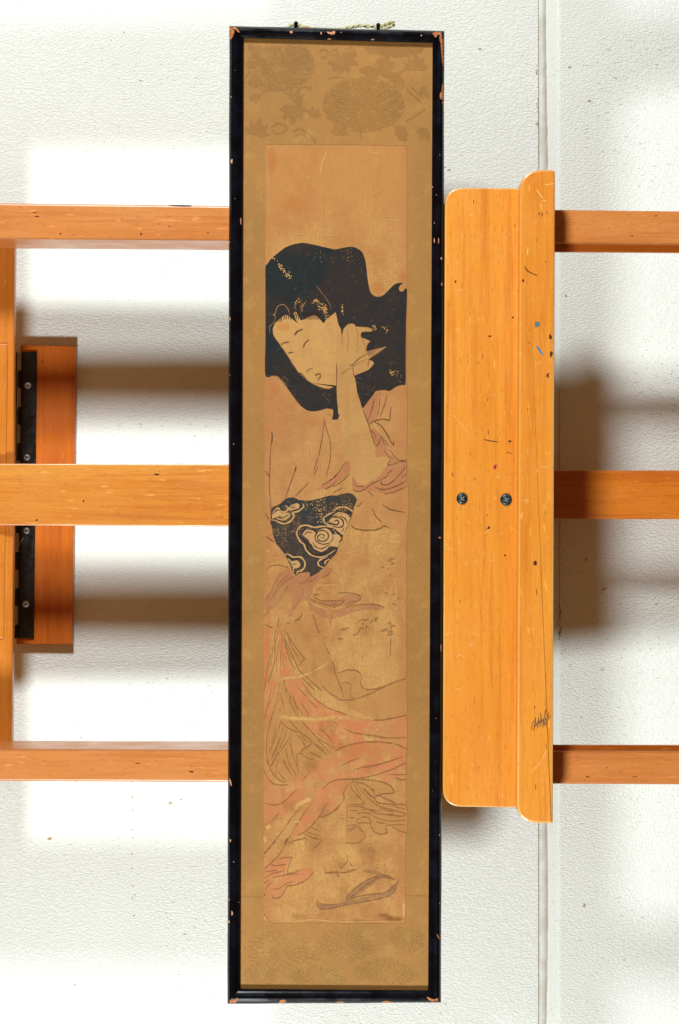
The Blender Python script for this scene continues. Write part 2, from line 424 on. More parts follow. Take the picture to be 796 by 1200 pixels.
# knuckles round the pin
yk = 413.; i = 0
while yk < 746:
    L = 21.5 if i % 2 == 0 else 21.0
    bm = bmesh.new()
    xm = lambda y: 23.0 - (y-412)*4.2/336
    r = 2.1 if i % 2 else 2.6
    a, b = P(xm(yk), yk, -207), P(xm(yk+L), min(yk+L-.5, 748), -207)
    ax = (b-a); 
    ring = []
    for c in (a, b):
        ring.append([bm.verts.new(c+Vector((r*S*math.cos(t*math.pi/5), r*S*math.sin(t*math.pi/5), 0))) for t in range(10)])
    for t in range(10): bm.faces.new((ring[0][t], ring[0][(t+1) % 10], ring[1][(t+1) % 10], ring[1][t]))
    bm.faces.new(ring[0]); bm.faces.new(ring[1][::-1])
    bm_obj('knuckle', bm, M['brass'] if i % 2 == 0 else M['steel'], hinge, False)
    yk += L; i += 1

def screw(px, py, h, r, mat, parent, slotrot=.4, name='screw', phillips=True):
    """pan head: a low dome, a chamfer, a flat cross laid on top"""
    bm = bmesh.new(); c = P(px, py, h)
    prof = [(1.0, 0), (1.0, .10), (.88, .26), (.62, .36), (.30, .40)]
    rings = []
    for k, e in prof:
        rings.append([bm.verts.new(c+Vector((k*r*S*math.cos(t*math.pi/10), -e*r*S, k*r*S*math.sin(t*math.pi/10)))) for t in range(20)])
    for a, b in zip(rings, rings[1:]):
        for t in range(20): bm.faces.new((a[t], a[(t+1) % 20], b[(t+1) % 20], b[t]))
    bm.faces.new(rings[-1])
    o = bm_obj(name, bm, mat, parent, True)
    V, F = [], []
    for q in (0, math.pi/2):
        a = slotrot+q; d = (math.cos(a), math.sin(a)); n = (-d[1], d[0]); l, w = r*.52, r*.11
        b = len(V)
        for sx, sy in ((-1, -1), (1, -1), (1, 1), (-1, 1)):
            V.append(c+Vector(((sx*l*d[0]+sy*w*n[0])*S, -(.42*r+.1*q)*S, (sx*l*d[1]+sy*w*n[1])*S)))
        F.append((b, b+1, b+2, b+3))
    obj('slot', V, F, M['slot'] if mat is not M['dark'] else M['dull'], o)
    return o
screw(32.8, 452, -210.1, 4.3, M['zinc'], hinge, .3); screw(31.8, 536, -210.1, 4.2, M['dull'], hinge, .9)
screw(31.2, 622, -210.1, 4.3, M['dull'], hinge, .6); screw(30.4, 708, -210.1, 4.4, M['zinc'], hinge, .1)
lines('scratch', [(1.0, [(20.8, 643), (24.5, 636), (28, 629)])], -210.05, M['brass'], hinge)

# tray: wide board, projecting lip, block tying it to the mast
def rounded(corners, rad, n=7):
    out = []
    N_ = len(corners)
    for i in range(N_):
        p = Vector(corners[i]); a = Vector(corners[i-1]); b = Vector(corners[(i+1) % N_]); r = rad[i]
        if r <= 0: out.append(tuple(p)); continue
        d1 = (a-p).normalized(); d2 = (b-p).normalized(); s_ = p+d1*r; e_ = p+d2*r
        for k in range(n+1):
            t = k/n; q = s_*(1-t)**2+p*2*t*(1-t)*.85+p*0; 
            c = s_*(1-t)**2+p*(2*t*(1-t))+e_*t*t
            out.append((c.x, c.y))
    return out
tray = empty('tray', P(585, 590, -27)); tray.parent = easel; tray.location = P(585, 590, -27)-world_loc(easel)
board = solid('tray_board', rounded([(521.6, 219.8), (612, 220.6), (609, 946.6), (519.0, 945.2)], [22, 0, 0, 22]), 8, 34.6, M['tray'], tray, 1.7, 2, M['edge'])
lip = solid('tray_lip', rounded([(609.2, 198.6), (650.8, 199.0), (648.2, 965), (605.8, 964.4)], [27, 4, 2, 24]), 25, 51.8, M['tray'], tray, 2.4, 2, M['edge'])
solid('tray_block', [(548, 486), (640, 486), (640, 676), (548, 676)], -27.3, 122.4, M['mast2'], tray, 2)
screw(541.6, 584.4, 8.0, 6.6, M['dark'], tray, .8); screw(593.2, 585.6, 8.0, 6.9, M['dark'], tray, .5)
# knocks, scratches and paint on the tray
bh, lh = 8.12, 25.12
lines('scratch', [(1.1, [(567, 515), (574, 516.5), (584, 518)]), (.8, [(594, 530), (600, 531.5)])] +
      [(random.uniform(.5, .9), [(x, y), (x+random.uniform(-2, 2), y+random.uniform(2, 6))]) for x, y in [(random.uniform(528, 604), random.uniform(230, 935)) for _ in range(10)]], bh, M['mark'], tray)
lines('scratch', [(random.uniform(.5, 1.0), [(x, y), (x+random.uniform(2, 9), y+random.uniform(-4, 4)), (x+random.uniform(8, 15), y+random.uniform(-6, 6))]) for x, y in [(random.uniform(526, 594), random.uniform(230, 935)) for _ in range(8)]] +
      [(1, [(531, 486), (540, 496), (547, 506)]), (1, [(546, 610), (552, 614)])], bh, M['pale'], tray)
patch('dent', [blob(597.5, 517, 1.8, 1.0), blob(573, 619, 2.4, 1.6, 9, .5), blob(592, 651, 1.2, 1.2), blob(574, 394, 1.7, 1.1, 8, .4), blob(601, 372, 1.2, 1), blob(534, 330, 1, 1.6)], bh, M['mark'], tray)
patch('paint_mark', [blob(580.4, 547, 1.7, 3.2, 9, .2, .3)], bh, M['red'], tray)
patch('paint_mark', [blob(629.5, 380, 3.6, 3.2, 9, .35)], lh, M['bluegrey'], tray)
patch('paint_mark', [[(628, 405.5), (630.4, 405.6), (637.2, 415.2), (636.6, 416.4), (632, 412.5)]], lh, M['blue'], tray, False)
lines('scratch', [(1.2, [(615, 312), (619, 318), (630, 323)]), (1, [(636, 249), (635, 254)]), (1, [(632, 249), (632.5, 252)]), (.9, [(628, 919), (628, 926)]), (.9, [(629, 690), (629.4, 698)])] +
      [(random.uniform(.5, .9), [(x, y), (x+random.uniform(-1, 1), y+random.uniform(2, 6))]) for x, y in [(random.uniform(616, 645), random.uniform(215, 950)) for _ in range(8)]], lh, M['mark'], tray)
patch('dent', [blob(613.5, 329, 1.2, 2), blob(627.5, 660, 2.4, 2.8, 9, .3), blob(645, 395, 1.5, 4, 9, .5), blob(646, 415, 1.5, 3, 9, .5), blob(642, 440, 2, 3, 9, .6)], lh, M['mark'], tray)
lines('scratch', [(1.4, [(628, 220), (632, 227), (638, 234)]), (1.2, [(638, 217), (650, 215)]), (1.2, [(634, 236), (641, 235)]), (1.4, [(618, 300), (619, 291)]), (1.0, [(634, 547), (646, 547.5)]),
      (1.2, [(622, 905), (634, 893), (640, 880)])], lh, M['pale'], tray)
lines('smudge', [(random.uniform(.9, 2.2), [(622+i*3.4+random.uniform(-1, 1), 858-i*1.2+random.uniform(-2, 3)), (624+i*3.4, 848-i), (625+i*3.3+random.uniform(-2, 2), 841-i*1.3+random.uniform(-5, 3))]) for i in range(6)] + [(2.4, [(626, 851), (634, 845), (641, 842)]), (1.4, [(636, 852), (646, 838)])], lh, M['smudge'], tray)
# small dark nicks along the rails
for (rx, ry) in (((0, 268), (239, 279)), ((0, 268), (880, 913)), ((655, 796), (250, 284)), ((655, 796), (884, 916))):
    lines('nick', [(random.uniform(.6, 1.1), [(x, y), (x+random.uniform(2, 7), y+random.uniform(-.5, .5))]) for x, y in [(random.uniform(*rx), random.uniform(ry[0]+3, ry[1]-3)) for _ in range(3)]], HB+.12, M['mark'], easel)
patch('nick', [[(197, 240.6), (204, 240.2), (224, 240.6), (222, 242), (205, 241.6)], blob(165.5, 274.5, .7, 2), blob(71, 274, 1.2, .8), blob(244, 273, 1, .8)], HB+.12, M['mark'], easel)
patch('nick', [blob(43, 609.5, 1.4, .9), blob(184, 556, 2.6, .9, 8, .5), blob(98, 587, 1, 1.2)], -100.8, M['mark'], easel)
patch('nick', [blob(50, 424, .9, 1.5)], -212.9, M['mark'], easel)

# ------------------------------------------------------------------ framed print
fp = empty('framed_print', P(393, 1176, -20), 'tall narrow black frame holding an old woodblock print of a woman on brown silk', 'framed print')
OUT = [(268.8, 30.2), (521.0, 36.2), (517.0, 1175.0), (266.6, 1176.4)]
INN = [(285.0, 44.6), (507.0, 50.4), (501.8, 1160.4), (281.2, 1158.6)]
prof = [(0, -27), (0, 4), (.05, 7.5), (.16, 10.2), (.34, 11.2), (.55, 10.4), (.72, 8.0), (.84, 6.6), (.93, 6.0), (1.0, 4.6), (1.0, -8)]
for i in range(4):
    j = (i+1) % 4; V, F = [], []
    n = 26 if i % 2 else 8
    for q in range(n+1):
        t = q/n; g = .0025 if q in (0, n) else 0
        for u, h in prof:
            a = [OUT[i][c]*(1-u)+INN[i][c]*u for c in (0, 1)]; b = [OUT[j][c]*(1-u)+INN[j][c]*u for c in (0, 1)]
            wv = .35*math.sin(q*1.7+i) if 0 < q < n and u < .2 else 0
            x, y = a[0]*(1-t)+b[0]*t, a[1]*(1-t)+b[1]*t
            if i % 2: x += wv*.6
            else: y += wv*.6
            V.append(P(x, y, h))
    k = len(prof)
    for q in range(n):
        for r in range(k-1): F.append((q*k+r, q*k+r+1, (q+1)*k+r+1, (q+1)*k+r))
    F.append(tuple(range(k))); F.append(tuple(range(n*k+k-1, n*k-1, -1)))
    bm = bmesh.new(); me = bpy.data.meshes.new('tmp'); me.from_pydata(V, [], F); bm.from_mesh(me); bpy.data.meshes.remove(me)
    bm_obj('frame_rail', bm, M['lacquer'], fp, False)

# chips: flakes of lost lacquer sit a hair above the curved face
def frame_h(x, y):
    # distance from nearest outer edge, as fraction of the rail width
    dl = (x-(268.8-2.2*(y-30)/1146))/15.5; dr = ((521-4*(y-36)/1139)-x)/14.4; dt = (y-(30.2+6*(x-268)/252))/14.4; db = ((1176.4-1.4*(x-266)/250)-y)/15.5
    u = max(0, min(1, min(dl, dr, dt, db)))
    for (a, ha), (b, hb_) in zip(prof[1:], prof[2:]):
        if u <= b and b > a: return ha+(hb_-ha)*(u-a)/(b-a)
    return 5
def chips(name, polys, m, joined=False):
    if not joined:
        for p in polys: chips(name, [p], m, True)
        return
    V, F = [], []
    for p in polys:
        q = crom(p, True, 3); cx = sum(a for a, _ in q)/len(q); cy = sum(b for _, b in q)/len(q)
        b0 = len(V); V.append(P(cx, cy, frame_h(cx, cy)+.35))
        q2 = [(cx+(x-cx)*.5, cy+(y-cy)*.5) for x, y in q]
        V += [P(x, y, frame_h(x, y)+.35) for x, y in q2]; V += [P(x, y, frame_h(x, y)+.25) for x, y in q]; n = len(q)
        for i in range(n):
            F.append((b0, b0+1+i, b0+1+(i+1) % n)); F.append((b0+1+i, b0+1+n+i, b0+1+n+(i+1) % n, b0+1+(i+1) % n))
    o = obj(name, V, F, m, fp)
    if len(polys) > 1: o['kind'] = 'stuff'
    return o
chips('chip', [[(269.6, 31), (274, 31), (278, 33.5), (281, 37.5), (279.5, 38), (276, 34.8), (273.5, 33.6)], [(269.4, 32), (272.6, 34), (275, 37), (273.5, 41), (272, 44), (270, 46.5), (269.4, 40)],
   [(506, 36.4), (512, 36.8), (520.4, 36.6), (520, 44), (514.5, 39.4), (511, 44), (508, 41)], [(515, 44), (517.5, 39), (520.6, 37.2), (520.4, 60), (520, 74), (518.6, 76), (517.6, 66), (516.6, 52)],
   [(518.4, 99), (520.2, 98), (519.8, 116), (516, 115.5), (515.6, 110), (517.6, 107)],
   [(267, 1170), (272, 1173), (279, 1169), (276, 1175.4), (268, 1176)], [(500, 1168), (506, 1170.5), (512, 1172), (516.4, 1168), (516.4, 1174.4), (509, 1174.6), (503, 1172)],
   [(328, 1172.5), (333, 1171.4), (336, 1174), (331, 1175.6), (327, 1175.2)], [(447, 1174), (454, 1173), (461, 1174.6), (452, 1175.4)], [(512, 1094), (514, 1097), (515.6, 1101), (513.4, 1099)]], M['chip'])
chips('chip', [[(383, 37.2), (388, 37.6), (392, 36), (393, 38.4), (391, 40.6), (386, 40)], [(339.6, 37), (342, 36), (343.4, 38), (341, 39.2)], blob(376.4, 38.8, .9, 1.6), blob(386, 45.8, 2, .6), [(352, 32.6), (358, 31.4), (364, 32), (358, 33.4)],
   blob(271.6, 189, 1.2, 2.6, 9, .4), blob(269.4, 374, .9, 2.4, 8, .4), blob(282.4, 260, .7, 4, 9, .5), [(268.8, 912), (270.6, 915), (271.8, 921), (269.8, 919)],
   blob(519.4, 120.6, 1, 1.4), blob(509, 282, .6, 3), blob(514, 282, .6, 3), blob(517.6, 303, 1, 1.5), blob(518, 333, .7, 2), blob(515.4, 630, 1.6, .9, 8, .3, .6), blob(517.2, 760, .8, 5, 9, .4),
   blob(268.4, 1080, 1, 2, 9, .4), blob(272, 1070, 1, 3, 9, .5), blob(270, 985, .8, 2), blob(274, 1010, .6, .6), blob(399, 1174.6, 5, .7, 9, .3), blob(437, 46.4, 2, .7), blob(400, 38, .8, .7), blob(494, 41.5, .7, .9)], M['gesso'])
chips('worn_specks', [blob(random.uniform(268.6, 280), random.uniform(100, 1150), random.uniform(.3, .6), random.uniform(.3, 1.0), 7) for _ in range(9)] +
   [blob(random.uniform(506, 518), random.uniform(100, 1150), random.uniform(.3, .6), random.uniform(.3, 1.2), 7) for _ in range(10)], M['gesso'], True)
# hanging eyes and the old cord
for ex, ey in ((347.0, 31.5), (443.4, 33.5)):
    bm = bmesh.new(); rings = []
    for t, (dy, r) in enumerate(((4, 2.0), (-2.5, 2.0), (-3.6, 2.6), (-5.2, 2.5), (-6.4, 1.4))):
        c = P(ex, ey+dy, -6); rings.append([bm.verts.new(c+Vector((r*S*math.cos(a*math.pi/6), r*S*math.sin(a*math.pi/6), 0))) for a in range(12)])
    for a, b in zip(rings, rings[1:]):
        for t in range(12): bm.faces.new((a[t], a[(t+1) % 12], b[(t+1) % 12], b[t]))
    bm.faces.new(rings[0]); bm.faces.new(rings[-1][::-1])
    bm_obj('hanging_eye', bm, M['lacquer'], fp, True)
path = crom([(337, 33), (342, 29.4), (350, 30), (362, 32.4), (378, 34.2), (398, 34.4), (412, 31.8), (420, 30), (432, 30.6), (443, 31), (452, 28.6), (459, 26), (461.4, 28.6), (456, 31.6), (450, 34), (440, 36)], sub=8)
V, F = [], []
for strand in range(2):
    b0 = len(V); n = len(path)
    for i, (x, y) in enumerate(path):
        a = i*.55+strand*math.pi; a0 = path[max(0, i-1)]; a1 = path[min(n-1, i+1)]
        dx, dy = a1[0]-a0[0], a1[1]-a0[1]; L = math.hypot(dx, dy) or 1; nx, ny = -dy/L, dx/L
        cx, cy, ch = x+nx*1.1*math.cos(a), y+ny*1.1*math.cos(a), -18+1.1*math.sin(a)
        for t in range(6):
            b = t*math.pi/3; r = 1.35+random.uniform(-.35, .35)
            V.append(P(cx+nx*r*math.cos(b), cy+ny*r*math.cos(b), ch+r*math.sin(b)))
    for i in range(n-1):
        for t in range(6): F.append((b0+i*6+t, b0+i*6+(t+1) % 6, b0+(i+1)*6+(t+1) % 6, b0+(i+1)*6+t))
fz = []
obj('cord', V, F, M['cord'], fp, True)

# silk mount: a backing board with the woven ground
mount = solid('silk_mount', [(284.0, 43.6), (508.0, 49.4), (502.8, 1161.4), (280.2, 1159.6)], 0, 6, M['silk'], fp, 0)
def mum(cx, cy, rx, ry, rings, h=.10):
    out = []
    for q, (k, n) in enumerate(rings):
        for i in range(n):
            a = 2*math.pi*(i+.5*(q % 2))/n+random.uniform(-.05, .05)
            ln = .24+.06*k; wd = .98*math.pi*k/n
            pts = []
            for u, v in ((-.9, 0), (-.3, .8), (.4, .75), (1.0, .0), (.4, -.75), (-.3, -.8)):
                r = max(.02, k+u*ln*.62); aa = a+v*(math.pi/n)*1.05
                pts.append((cx+rx*r*math.cos(aa), cy+ry*r*math.sin(aa)))
            out.append(pts)
    return out
RG = [(.10, 5), (.27, 10), (.45, 15), (.64, 20), (.82, 24), (.97, 26)]
for fl_ in (mum(426, 123, 42, 28, RG), mum(322, 76, 41, 27, RG), mum(462, 55, 36, 13, RG[:5])):
    patch('woven_flower', [p for p in fl_ if all(286 < x < 506 and 52 < y < 168 for x, y in p)], .12, M['motif'], mount, True, 0, True)
def leaf(cx, cy, r, rot, n=5):
    out = []
    for i in range(n):
        a = rot+(i-(n-1)/2)*.62; l = r*(1-.12*abs(i-(n-1)/2))
        d = (math.cos(a), math.sin(a)); nn = (-d[1], d[0])
        out.append([(cx+d[0]*l*u+nn[0]*l*v, cy+d[1]*l*u+nn[1]*l*v) for u, v in ((.05, 0), (.4, .2), (.75, .17), (1, 0), (.75, -.17), (.4, -.2))])
    return out
lv = leaf(400, 66, 19, .8, 6)+leaf(402, 70, 16, 2.6, 4)+leaf(342, 118, 14, -.7, 4)+leaf(344, 124, 18, 1.6, 5)+leaf(442, 82, 20, -.25, 3)+leaf(446, 84, 22, 2.9, 2)+leaf(488, 82, 15, -1.6, 5)+leaf(472, 92, 14, 2.7, 4) + \
     leaf(496, 100, 14, .9, 4)+leaf(366, 137, 11, -1.2, 4)+leaf(476, 150, 13, 2.6, 3)+leaf(398, 158, 12, -1.5, 5)+leaf(500, 150, 13, 1.8, 4)+leaf(300, 158, 16, -1.3, 5)+leaf(296, 110, 10, 1.2, 3)+leaf(466, 160, 12, -.6, 4)
lv = [[(cx_+(x-cx_)*1.25, cy_+(y-cy_)*1.25) for x, y in p] for p in lv for cx_, cy_ in [p[0]]]
lv = [p for p in lv if all(286 < x < 505 and 50 < y < 169 for x, y in p)]
for i, p in enumerate(lv): patch('woven_leaf', [p], .12+.005*(i % 31), M['motif'], mount)
lines('woven_vine', [(1.8, [(304, 112), (318, 104), (330, 106), (340, 112)]), (1.8, [(350, 104), (358, 102), (366, 104)]), (2, [(374, 62), (378, 58), (384, 60), (383, 66), (376, 68)]), (2, [(386, 62), (394, 58), (398, 66)]),
     (2, [(410, 54), (416, 60), (412, 66)]), (2.2, [(474, 74), (478, 80), (470, 84), (462, 92)]), (2.4, [(476, 104), (484, 112), (494, 120)]), (1.8, [(482, 102), (490, 110), (497, 116)]), (1.8, [(318, 150), (324, 145), (334, 147), (336, 153), (326, 157), (319, 153)]),
     (2.4, [(344, 154), (352, 151), (362, 157), (370, 167)]), (1.8, [(346, 160), (354, 157), (362, 164)]), (1.6, [(384, 93), (392, 90), (404, 92), (406, 98)]), (1.6, [(426, 152), (422, 158), (424, 166)]), (1.6, [(498, 128), (490, 134), (476, 142)]),
     (1.6, [(440, 76), (444, 70), (450, 70), (450, 76), (445, 78)])], .13, M['motif'], mount, False)
rngp = mum(426, 123, 42, 28, RG[1:]) + mum(322, 76, 41, 27, RG[1:])
lines('pale_outline', [(.6, p[1:5]) for p in rngp if all(286 < x < 506 and 52 < y < 168 for x, y in p)], .30, M['thread'], mount)
# faint weave at the foot of the mount: outlines only
ft = []
for cx, cy, rx, ry in ((452, 1140, 34, 14), (330, 1118, 40, 24), (404, 1108, 30, 18), (478, 1100, 20, 14), (372, 1146, 30, 12), (306, 1142, 18, 12)):
    ft += [(.8, p[:4]) for p in mum(cx, cy, rx, ry, RG[1:]) if all(284 < x < 500 and 1086 < y < 1156 for x, y in p)]
lines('woven_outline', ft, .20, M['thread'], mount)
patch('faint_leaf', [p for p in leaf(424, 1092, 18, .3, 4)+leaf(352, 1096, 16, 2.4, 4)+leaf(470, 1096, 18, -.5, 4)+leaf(392, 1138, 18, 1.2, 5)+leaf(310, 1104, 16, .4, 4) if all(284 < x < 500 and 1085 < y < 1156 for x, y in p)], .11, M['motif2'], mount)
patch('stain', [blob(293, 1144, 4, 6, 9, .3, .4), blob(303, 61, 4, 3), blob(358, 62, 3.5, 2.6)], .26, M['motif'], mount)
lines('seam', [(.5, [(282, 1051), (309.5, 1051.5)]), (.9, [(476, 1049.6), (502, 1050)])], .12, M['motif'], mount, False)
lines('scratch', [(1.1, [(486, 196.4), (500, 197)]), (.8, [(296, 1020), (297, 1028)]), (1.0, [(482, 1018), (481.4, 1034)]), (.8, [(299, 190), (301, 192)])], .14, M['thread'], mount)

# the print itself: a thin sheet pasted on the silk, ink in layers on top
pr = solid('print_sheet', [(311.6, 169.6), (350, 170.0), (410, 170.2), (477.0, 171.4), (476.6, 600), (475.4, 1082.0), (400, 1081.4), (318.5, 1081.2), (313, 1076), (309.4, 1068), (310.4, 600)], .7, .6, M['paper'], fp, 0)
# texture origin of the sheet and of every ink layer = sheet centre
def recentre(o):
    d = PO - world_loc(o)
    for v in o.data.vertices: v.co -= d
    o.location = o.location + d
recentre(pr)
LH = [.7]
def layer(): LH[0] += .022; return LH[0]
def ip(name, polys, m, jag=0., smooth=True, joined=False): return patch(name, polys, layer(), M[m], pr, smooth, jag, joined)
def il(name, st, m, taper=True): return lines(name, st, layer(), M[m], pr, taper)

ip('robe_shape', [z(305, 370, (52, 620), (140, 620), (200, 640), (320, 800), (380, 884))+z(305, 460, (430, 145), (490, 185), (560, 195), (640, 180), (690, 165), (755, 180), (745, 275), (796, 275))+z(390, 460, (90, 300), (100, 600), (140, 700), (60, 800))+z(305, 540, (760, 190), (600, 300), (480, 410), (345, 380), (265, 395), (115, 500), (105, 640), (52, 640)),
    z(390, 460, (440, 0), (600, -40), (680, -70), (765, -100), (765, 700), (690, 690), (600, 600), (440, 310), (370, 330), (330, 210)),
    z(390, 540, (765, 190), (765, 730), (640, 720), (530, 690), (420, 720), (260, 710), (190, 660), (250, 450), (250, 400), (300, 310), (440, 330))], 'robe', .15)
ip('robe_shape', [z(305, 710, (250, 230), (400, 150), (560, 100), (720, 520), (770, 640))+z(390, 710, (45, 700), (150, 665), (250, 675), (295, 740), (300, 830), (360, 870), (530, 840), (757, 760), (763, 884))+z(390, 800, (763, 340), (560, 385), (300, 330), (100, 200))+z(305, 800, (796, 160), (650, 80), (520, 0))+z(305, 710, (430, 660), (300, 400))], 'tan', .15)
ip('face_shape', [z(305, 370, (140, 80), (130, 130), (135, 190), (160, 240), (200, 290), (280, 410), (340, 510), (400, 590), (500, 680), (600, 735), (690, 760), (740, 750), (796, 725))+z(390, 370, (30, 700), (50, 60))+z(305, 280, (740, 790), (560, 770), (400, 790), (270, 770))], 'skin')
ip('arm_shape', [z(390, 370, (45, 60), (110, 130), (160, 85), (235, 90), (245, 110), (400, 150), (300, 165), (290, 220), (390, 262), (350, 340), (360, 370), (550, 325), (400, 430), (375, 455), (425, 500), (370, 560), (232, 620), (250, 760), (275, 884))+z(390, 460, (310, 170), (380, 370), (440, 560), (450, 665), (520, 660), (590, 690), (560, 760))+z(390, 540, (480, 160), (400, 210), (330, 250), (260, 230), (205, 165), (150, 60), (100, -150))+z(390, 460, (90, 300), (50, 120), (40, 0))+z(390, 370, (42, 740), (40, 400))], 'armskin')
ip('rose_shape', [z(390, 540, (140, 0), (180, 20), (175, 120), (0, 250))+z(305, 540, (796, 260), (680, 290), (600, 300), (640, 250), (790, 150)),
    z(390, 460, (315, 165), (440, 15), (500, 0), (480, 80), (430, 290), (372, 328)),
    z(390, 460, (380, 370), (450, 390), (500, 450), (560, 560), (600, 640), (680, 690), (762, 700), (762, 800))+z(390, 540, (764, 0), (764, 180), (700, 290), (560, 340), (440, 320), (330, 310), (230, 310), (200, 260), (208, 170), (260, 230), (330, 250), (400, 210), (480, 160), (560, 50))+z(390, 460, (565, 750), (590, 690), (520, 660), (450, 665), (442, 560), (400, 440))], 'pink', .12)
ip('bow_shape', [z(305, 620, (300, 410), (345, 460), (420, 470), (480, 445), (515, 455), (520, 490), (600, 455), (690, 400), (735, 410), (720, 460), (640, 505), (560, 560), (550, 620), (520, 700), (480, 740), (440, 740), (380, 790), (330, 900), (290, 900), (325, 790), (335, 670), (260, 690), (210, 740), (170, 800), (120, 830), (60, 850), (50, 720), (130, 620), (160, 530), (220, 450)),
    z(305, 620, (490, 710), (560, 760), (650, 820), (750, 845), (796, 835))+z(390, 620, (120, 815), (280, 780), (400, 775), (500, 790), (540, 818), (480, 838), (380, 832), (250, 850))+z(390, 710, (120, 100), (0, 130))+z(305, 710, (740, 130), (640, 112), (560, 60), (505, 0)),
    z(390, 620, (0, 750), (60, 720), (180, 668), (270, 690), (290, 720), (250, 755), (130, 800), (0, 800))+z(305, 620, (700, 800), (620, 768), (720, 760))], 'mauve', .12)
ip('hem_shape', [z(305, 710, (185, 225), (220, 240), (270, 450), (310, 640), (420, 760), (520, 884))+z(305, 800, (480, 90), (600, 200), (700, 260), (796, 300))+z(390, 800, (150, 340), (400, 390), (560, 385), (764, 340), (762, 880))+z(390, 890, (762, 205), (700, 210), (650, 188), (600, 220), (560, 240), (420, 192), (200, 205), (150, 260), (110, 400), (60, 480), (0, 540))+z(305, 890, (690, 590), (610, 600), (520, 700), (430, 770), (310, 815), (370, 680), (420, 620), (540, 430), (440, 480), (330, 560), (180, 590), (45, 680), (38, 440), (40, 110), (110, 220), (200, 265), (280, 265), (330, 200), (420, 180), (520, 100), (640, 0))+z(305, 800, (750, 780), (760, 690), (600, 540), (540, 520), (440, 350), (360, 250), (300, 100), (260, 0))+z(305, 710, (250, 740), (205, 700), (205, 400)),
    z(305, 800, (190, 0), (150, 200), (110, 330), (45, 420), (45, 230), (80, 100), (100, 0)), z(305, 710, (40, 250), (90, 250), (95, 500), (60, 880), (42, 880)),
    z(305, 980, (40, 340), (100, 290), (180, 220), (310, 215), (330, 235), (310, 270), (290, 380), (440, 345), (555, 355), (490, 440), (400, 500), (290, 515), (240, 600), (160, 645), (115, 610), (120, 580), (50, 590), (40, 480))], 'salmon', .15)
ip('lining_shape', [z(305, 800, (220, 0), (110, 380), (60, 640), (100, 884))+z(305, 890, (110, 120), (180, 200), (270, 240), (330, 190), (420, 180), (640, 0))+z(305, 800, (750, 720), (540, 560), (440, 400), (330, 200), (250, 0)),
    z(390, 890, (170, 220), (250, 203), (420, 215), (560, 245), (610, 290), (635, 345), (520, 360), (440, 390), (450, 440), (560, 460), (764, 475), (764, 760), (640, 715), (580, 685), (560, 700), (560, 750), (490, 775), (430, 750), (390, 680), (380, 615), (310, 600), (260, 640), (330, 770), (320, 820), (240, 865), (132, 865), (145, 640), (160, 460)),
    z(305, 980, (270, 80), (350, 40), (470, 25), (640, 35), (560, 130), (500, 150), (460, 95), (478, 45), (400, 40)), z(305, 890, (440, 770), (560, 690), (620, 700), (630, 790), (600, 830), (480, 820))], 'tan', .12)
ip('sandal_shape', [z(390, 980, (140, 620), (250, 520), (360, 450), (470, 408), (500, 393), (548, 432), (480, 450), (330, 560), (220, 645), (142, 672)), z(390, 980, (320, 352), (420, 355), (500, 383), (525, 412), (440, 388), (350, 372)),
    z(390, 980, (0, 705), (140, 680), (300, 640), (450, 610), (560, 590), (620, 520), (665, 480), (650, 560), (600, 620), (450, 660), (250, 700), (0, 742))+z(305, 980, (640, 755), (590, 730), (590, 650), (610, 690), (700, 705))], 'grey', .1)
# the great mass of black hair, and the patterned sash
ip('hair_shape', [z(305, 280, (55, 884), (55, 600), (55, 300), (75, 260), (110, 210), (180, 150), (260, 90), (350, 55), (440, 42), (530, 55), (640, 80), (750, 105))+z(390, 280, (0, 110), (50, 105), (110, 92), (180, 82), (230, 88), (280, 115), (310, 145), (335, 210), (350, 300), (360, 400), (375, 490), (395, 555), (430, 590), (480, 600), (530, 580), (580, 530), (630, 480), (670, 460), (728, 455), (700, 480), (685, 510), (695, 540), (725, 545), (768, 525), (760, 884))
    + z(390, 370, (757, 400), (755, 700), (720, 715), (660, 735), (615, 765), (585, 780), (540, 770), (450, 780), (420, 820), (370, 884))+z(390, 460, (310, 160), (285, 90), (255, 0))+z(390, 370, (250, 760), (232, 640), (228, 622), (300, 592), (370, 560), (425, 500), (415, 470), (375, 455), (400, 430), (470, 390), (552, 328), (530, 322), (440, 345), (360, 368), (348, 340), (365, 295), (392, 265), (340, 240), (300, 225), (290, 195), (310, 168), (395, 165), (415, 148), (370, 120), (240, 110), (230, 90), (200, 80), (160, 88), (110, 140), (93, 205), (85, 140), (60, 90), (50, 50), (40, 0))
    + z(305, 280, (780, 760), (740, 790), (690, 830), (655, 872), (620, 830), (560, 785), (500, 810), (425, 842), (400, 800), (372, 755), (345, 770), (360, 820), (388, 872), (330, 825), (270, 785), (220, 815), (180, 845), (150, 884))+z(305, 370, (132, 130), (135, 190), (160, 240), (200, 290), (280, 410), (340, 510), (400, 590), (500, 680), (600, 735), (690, 760), (740, 750), (785, 730))+z(390, 370, (40, 738), (45, 884))+z(390, 460, (50, 120), (58, 220), (70, 232), (50, 278), (0, 278))+z(305, 460, (745, 275), (757, 182), (690, 165), (640, 180), (560, 195), (490, 185), (430, 145), (370, 80), (315, 0))+z(305, 370, (320, 800), (250, 690), (200, 640), (140, 620), (54, 620), (54, 300))], 'hair')
ip('finger_shape', [z(390, 370, (362, 372), (440, 346), (535, 322), (556, 326), (470, 384), (380, 428))], 'fingerbrown')
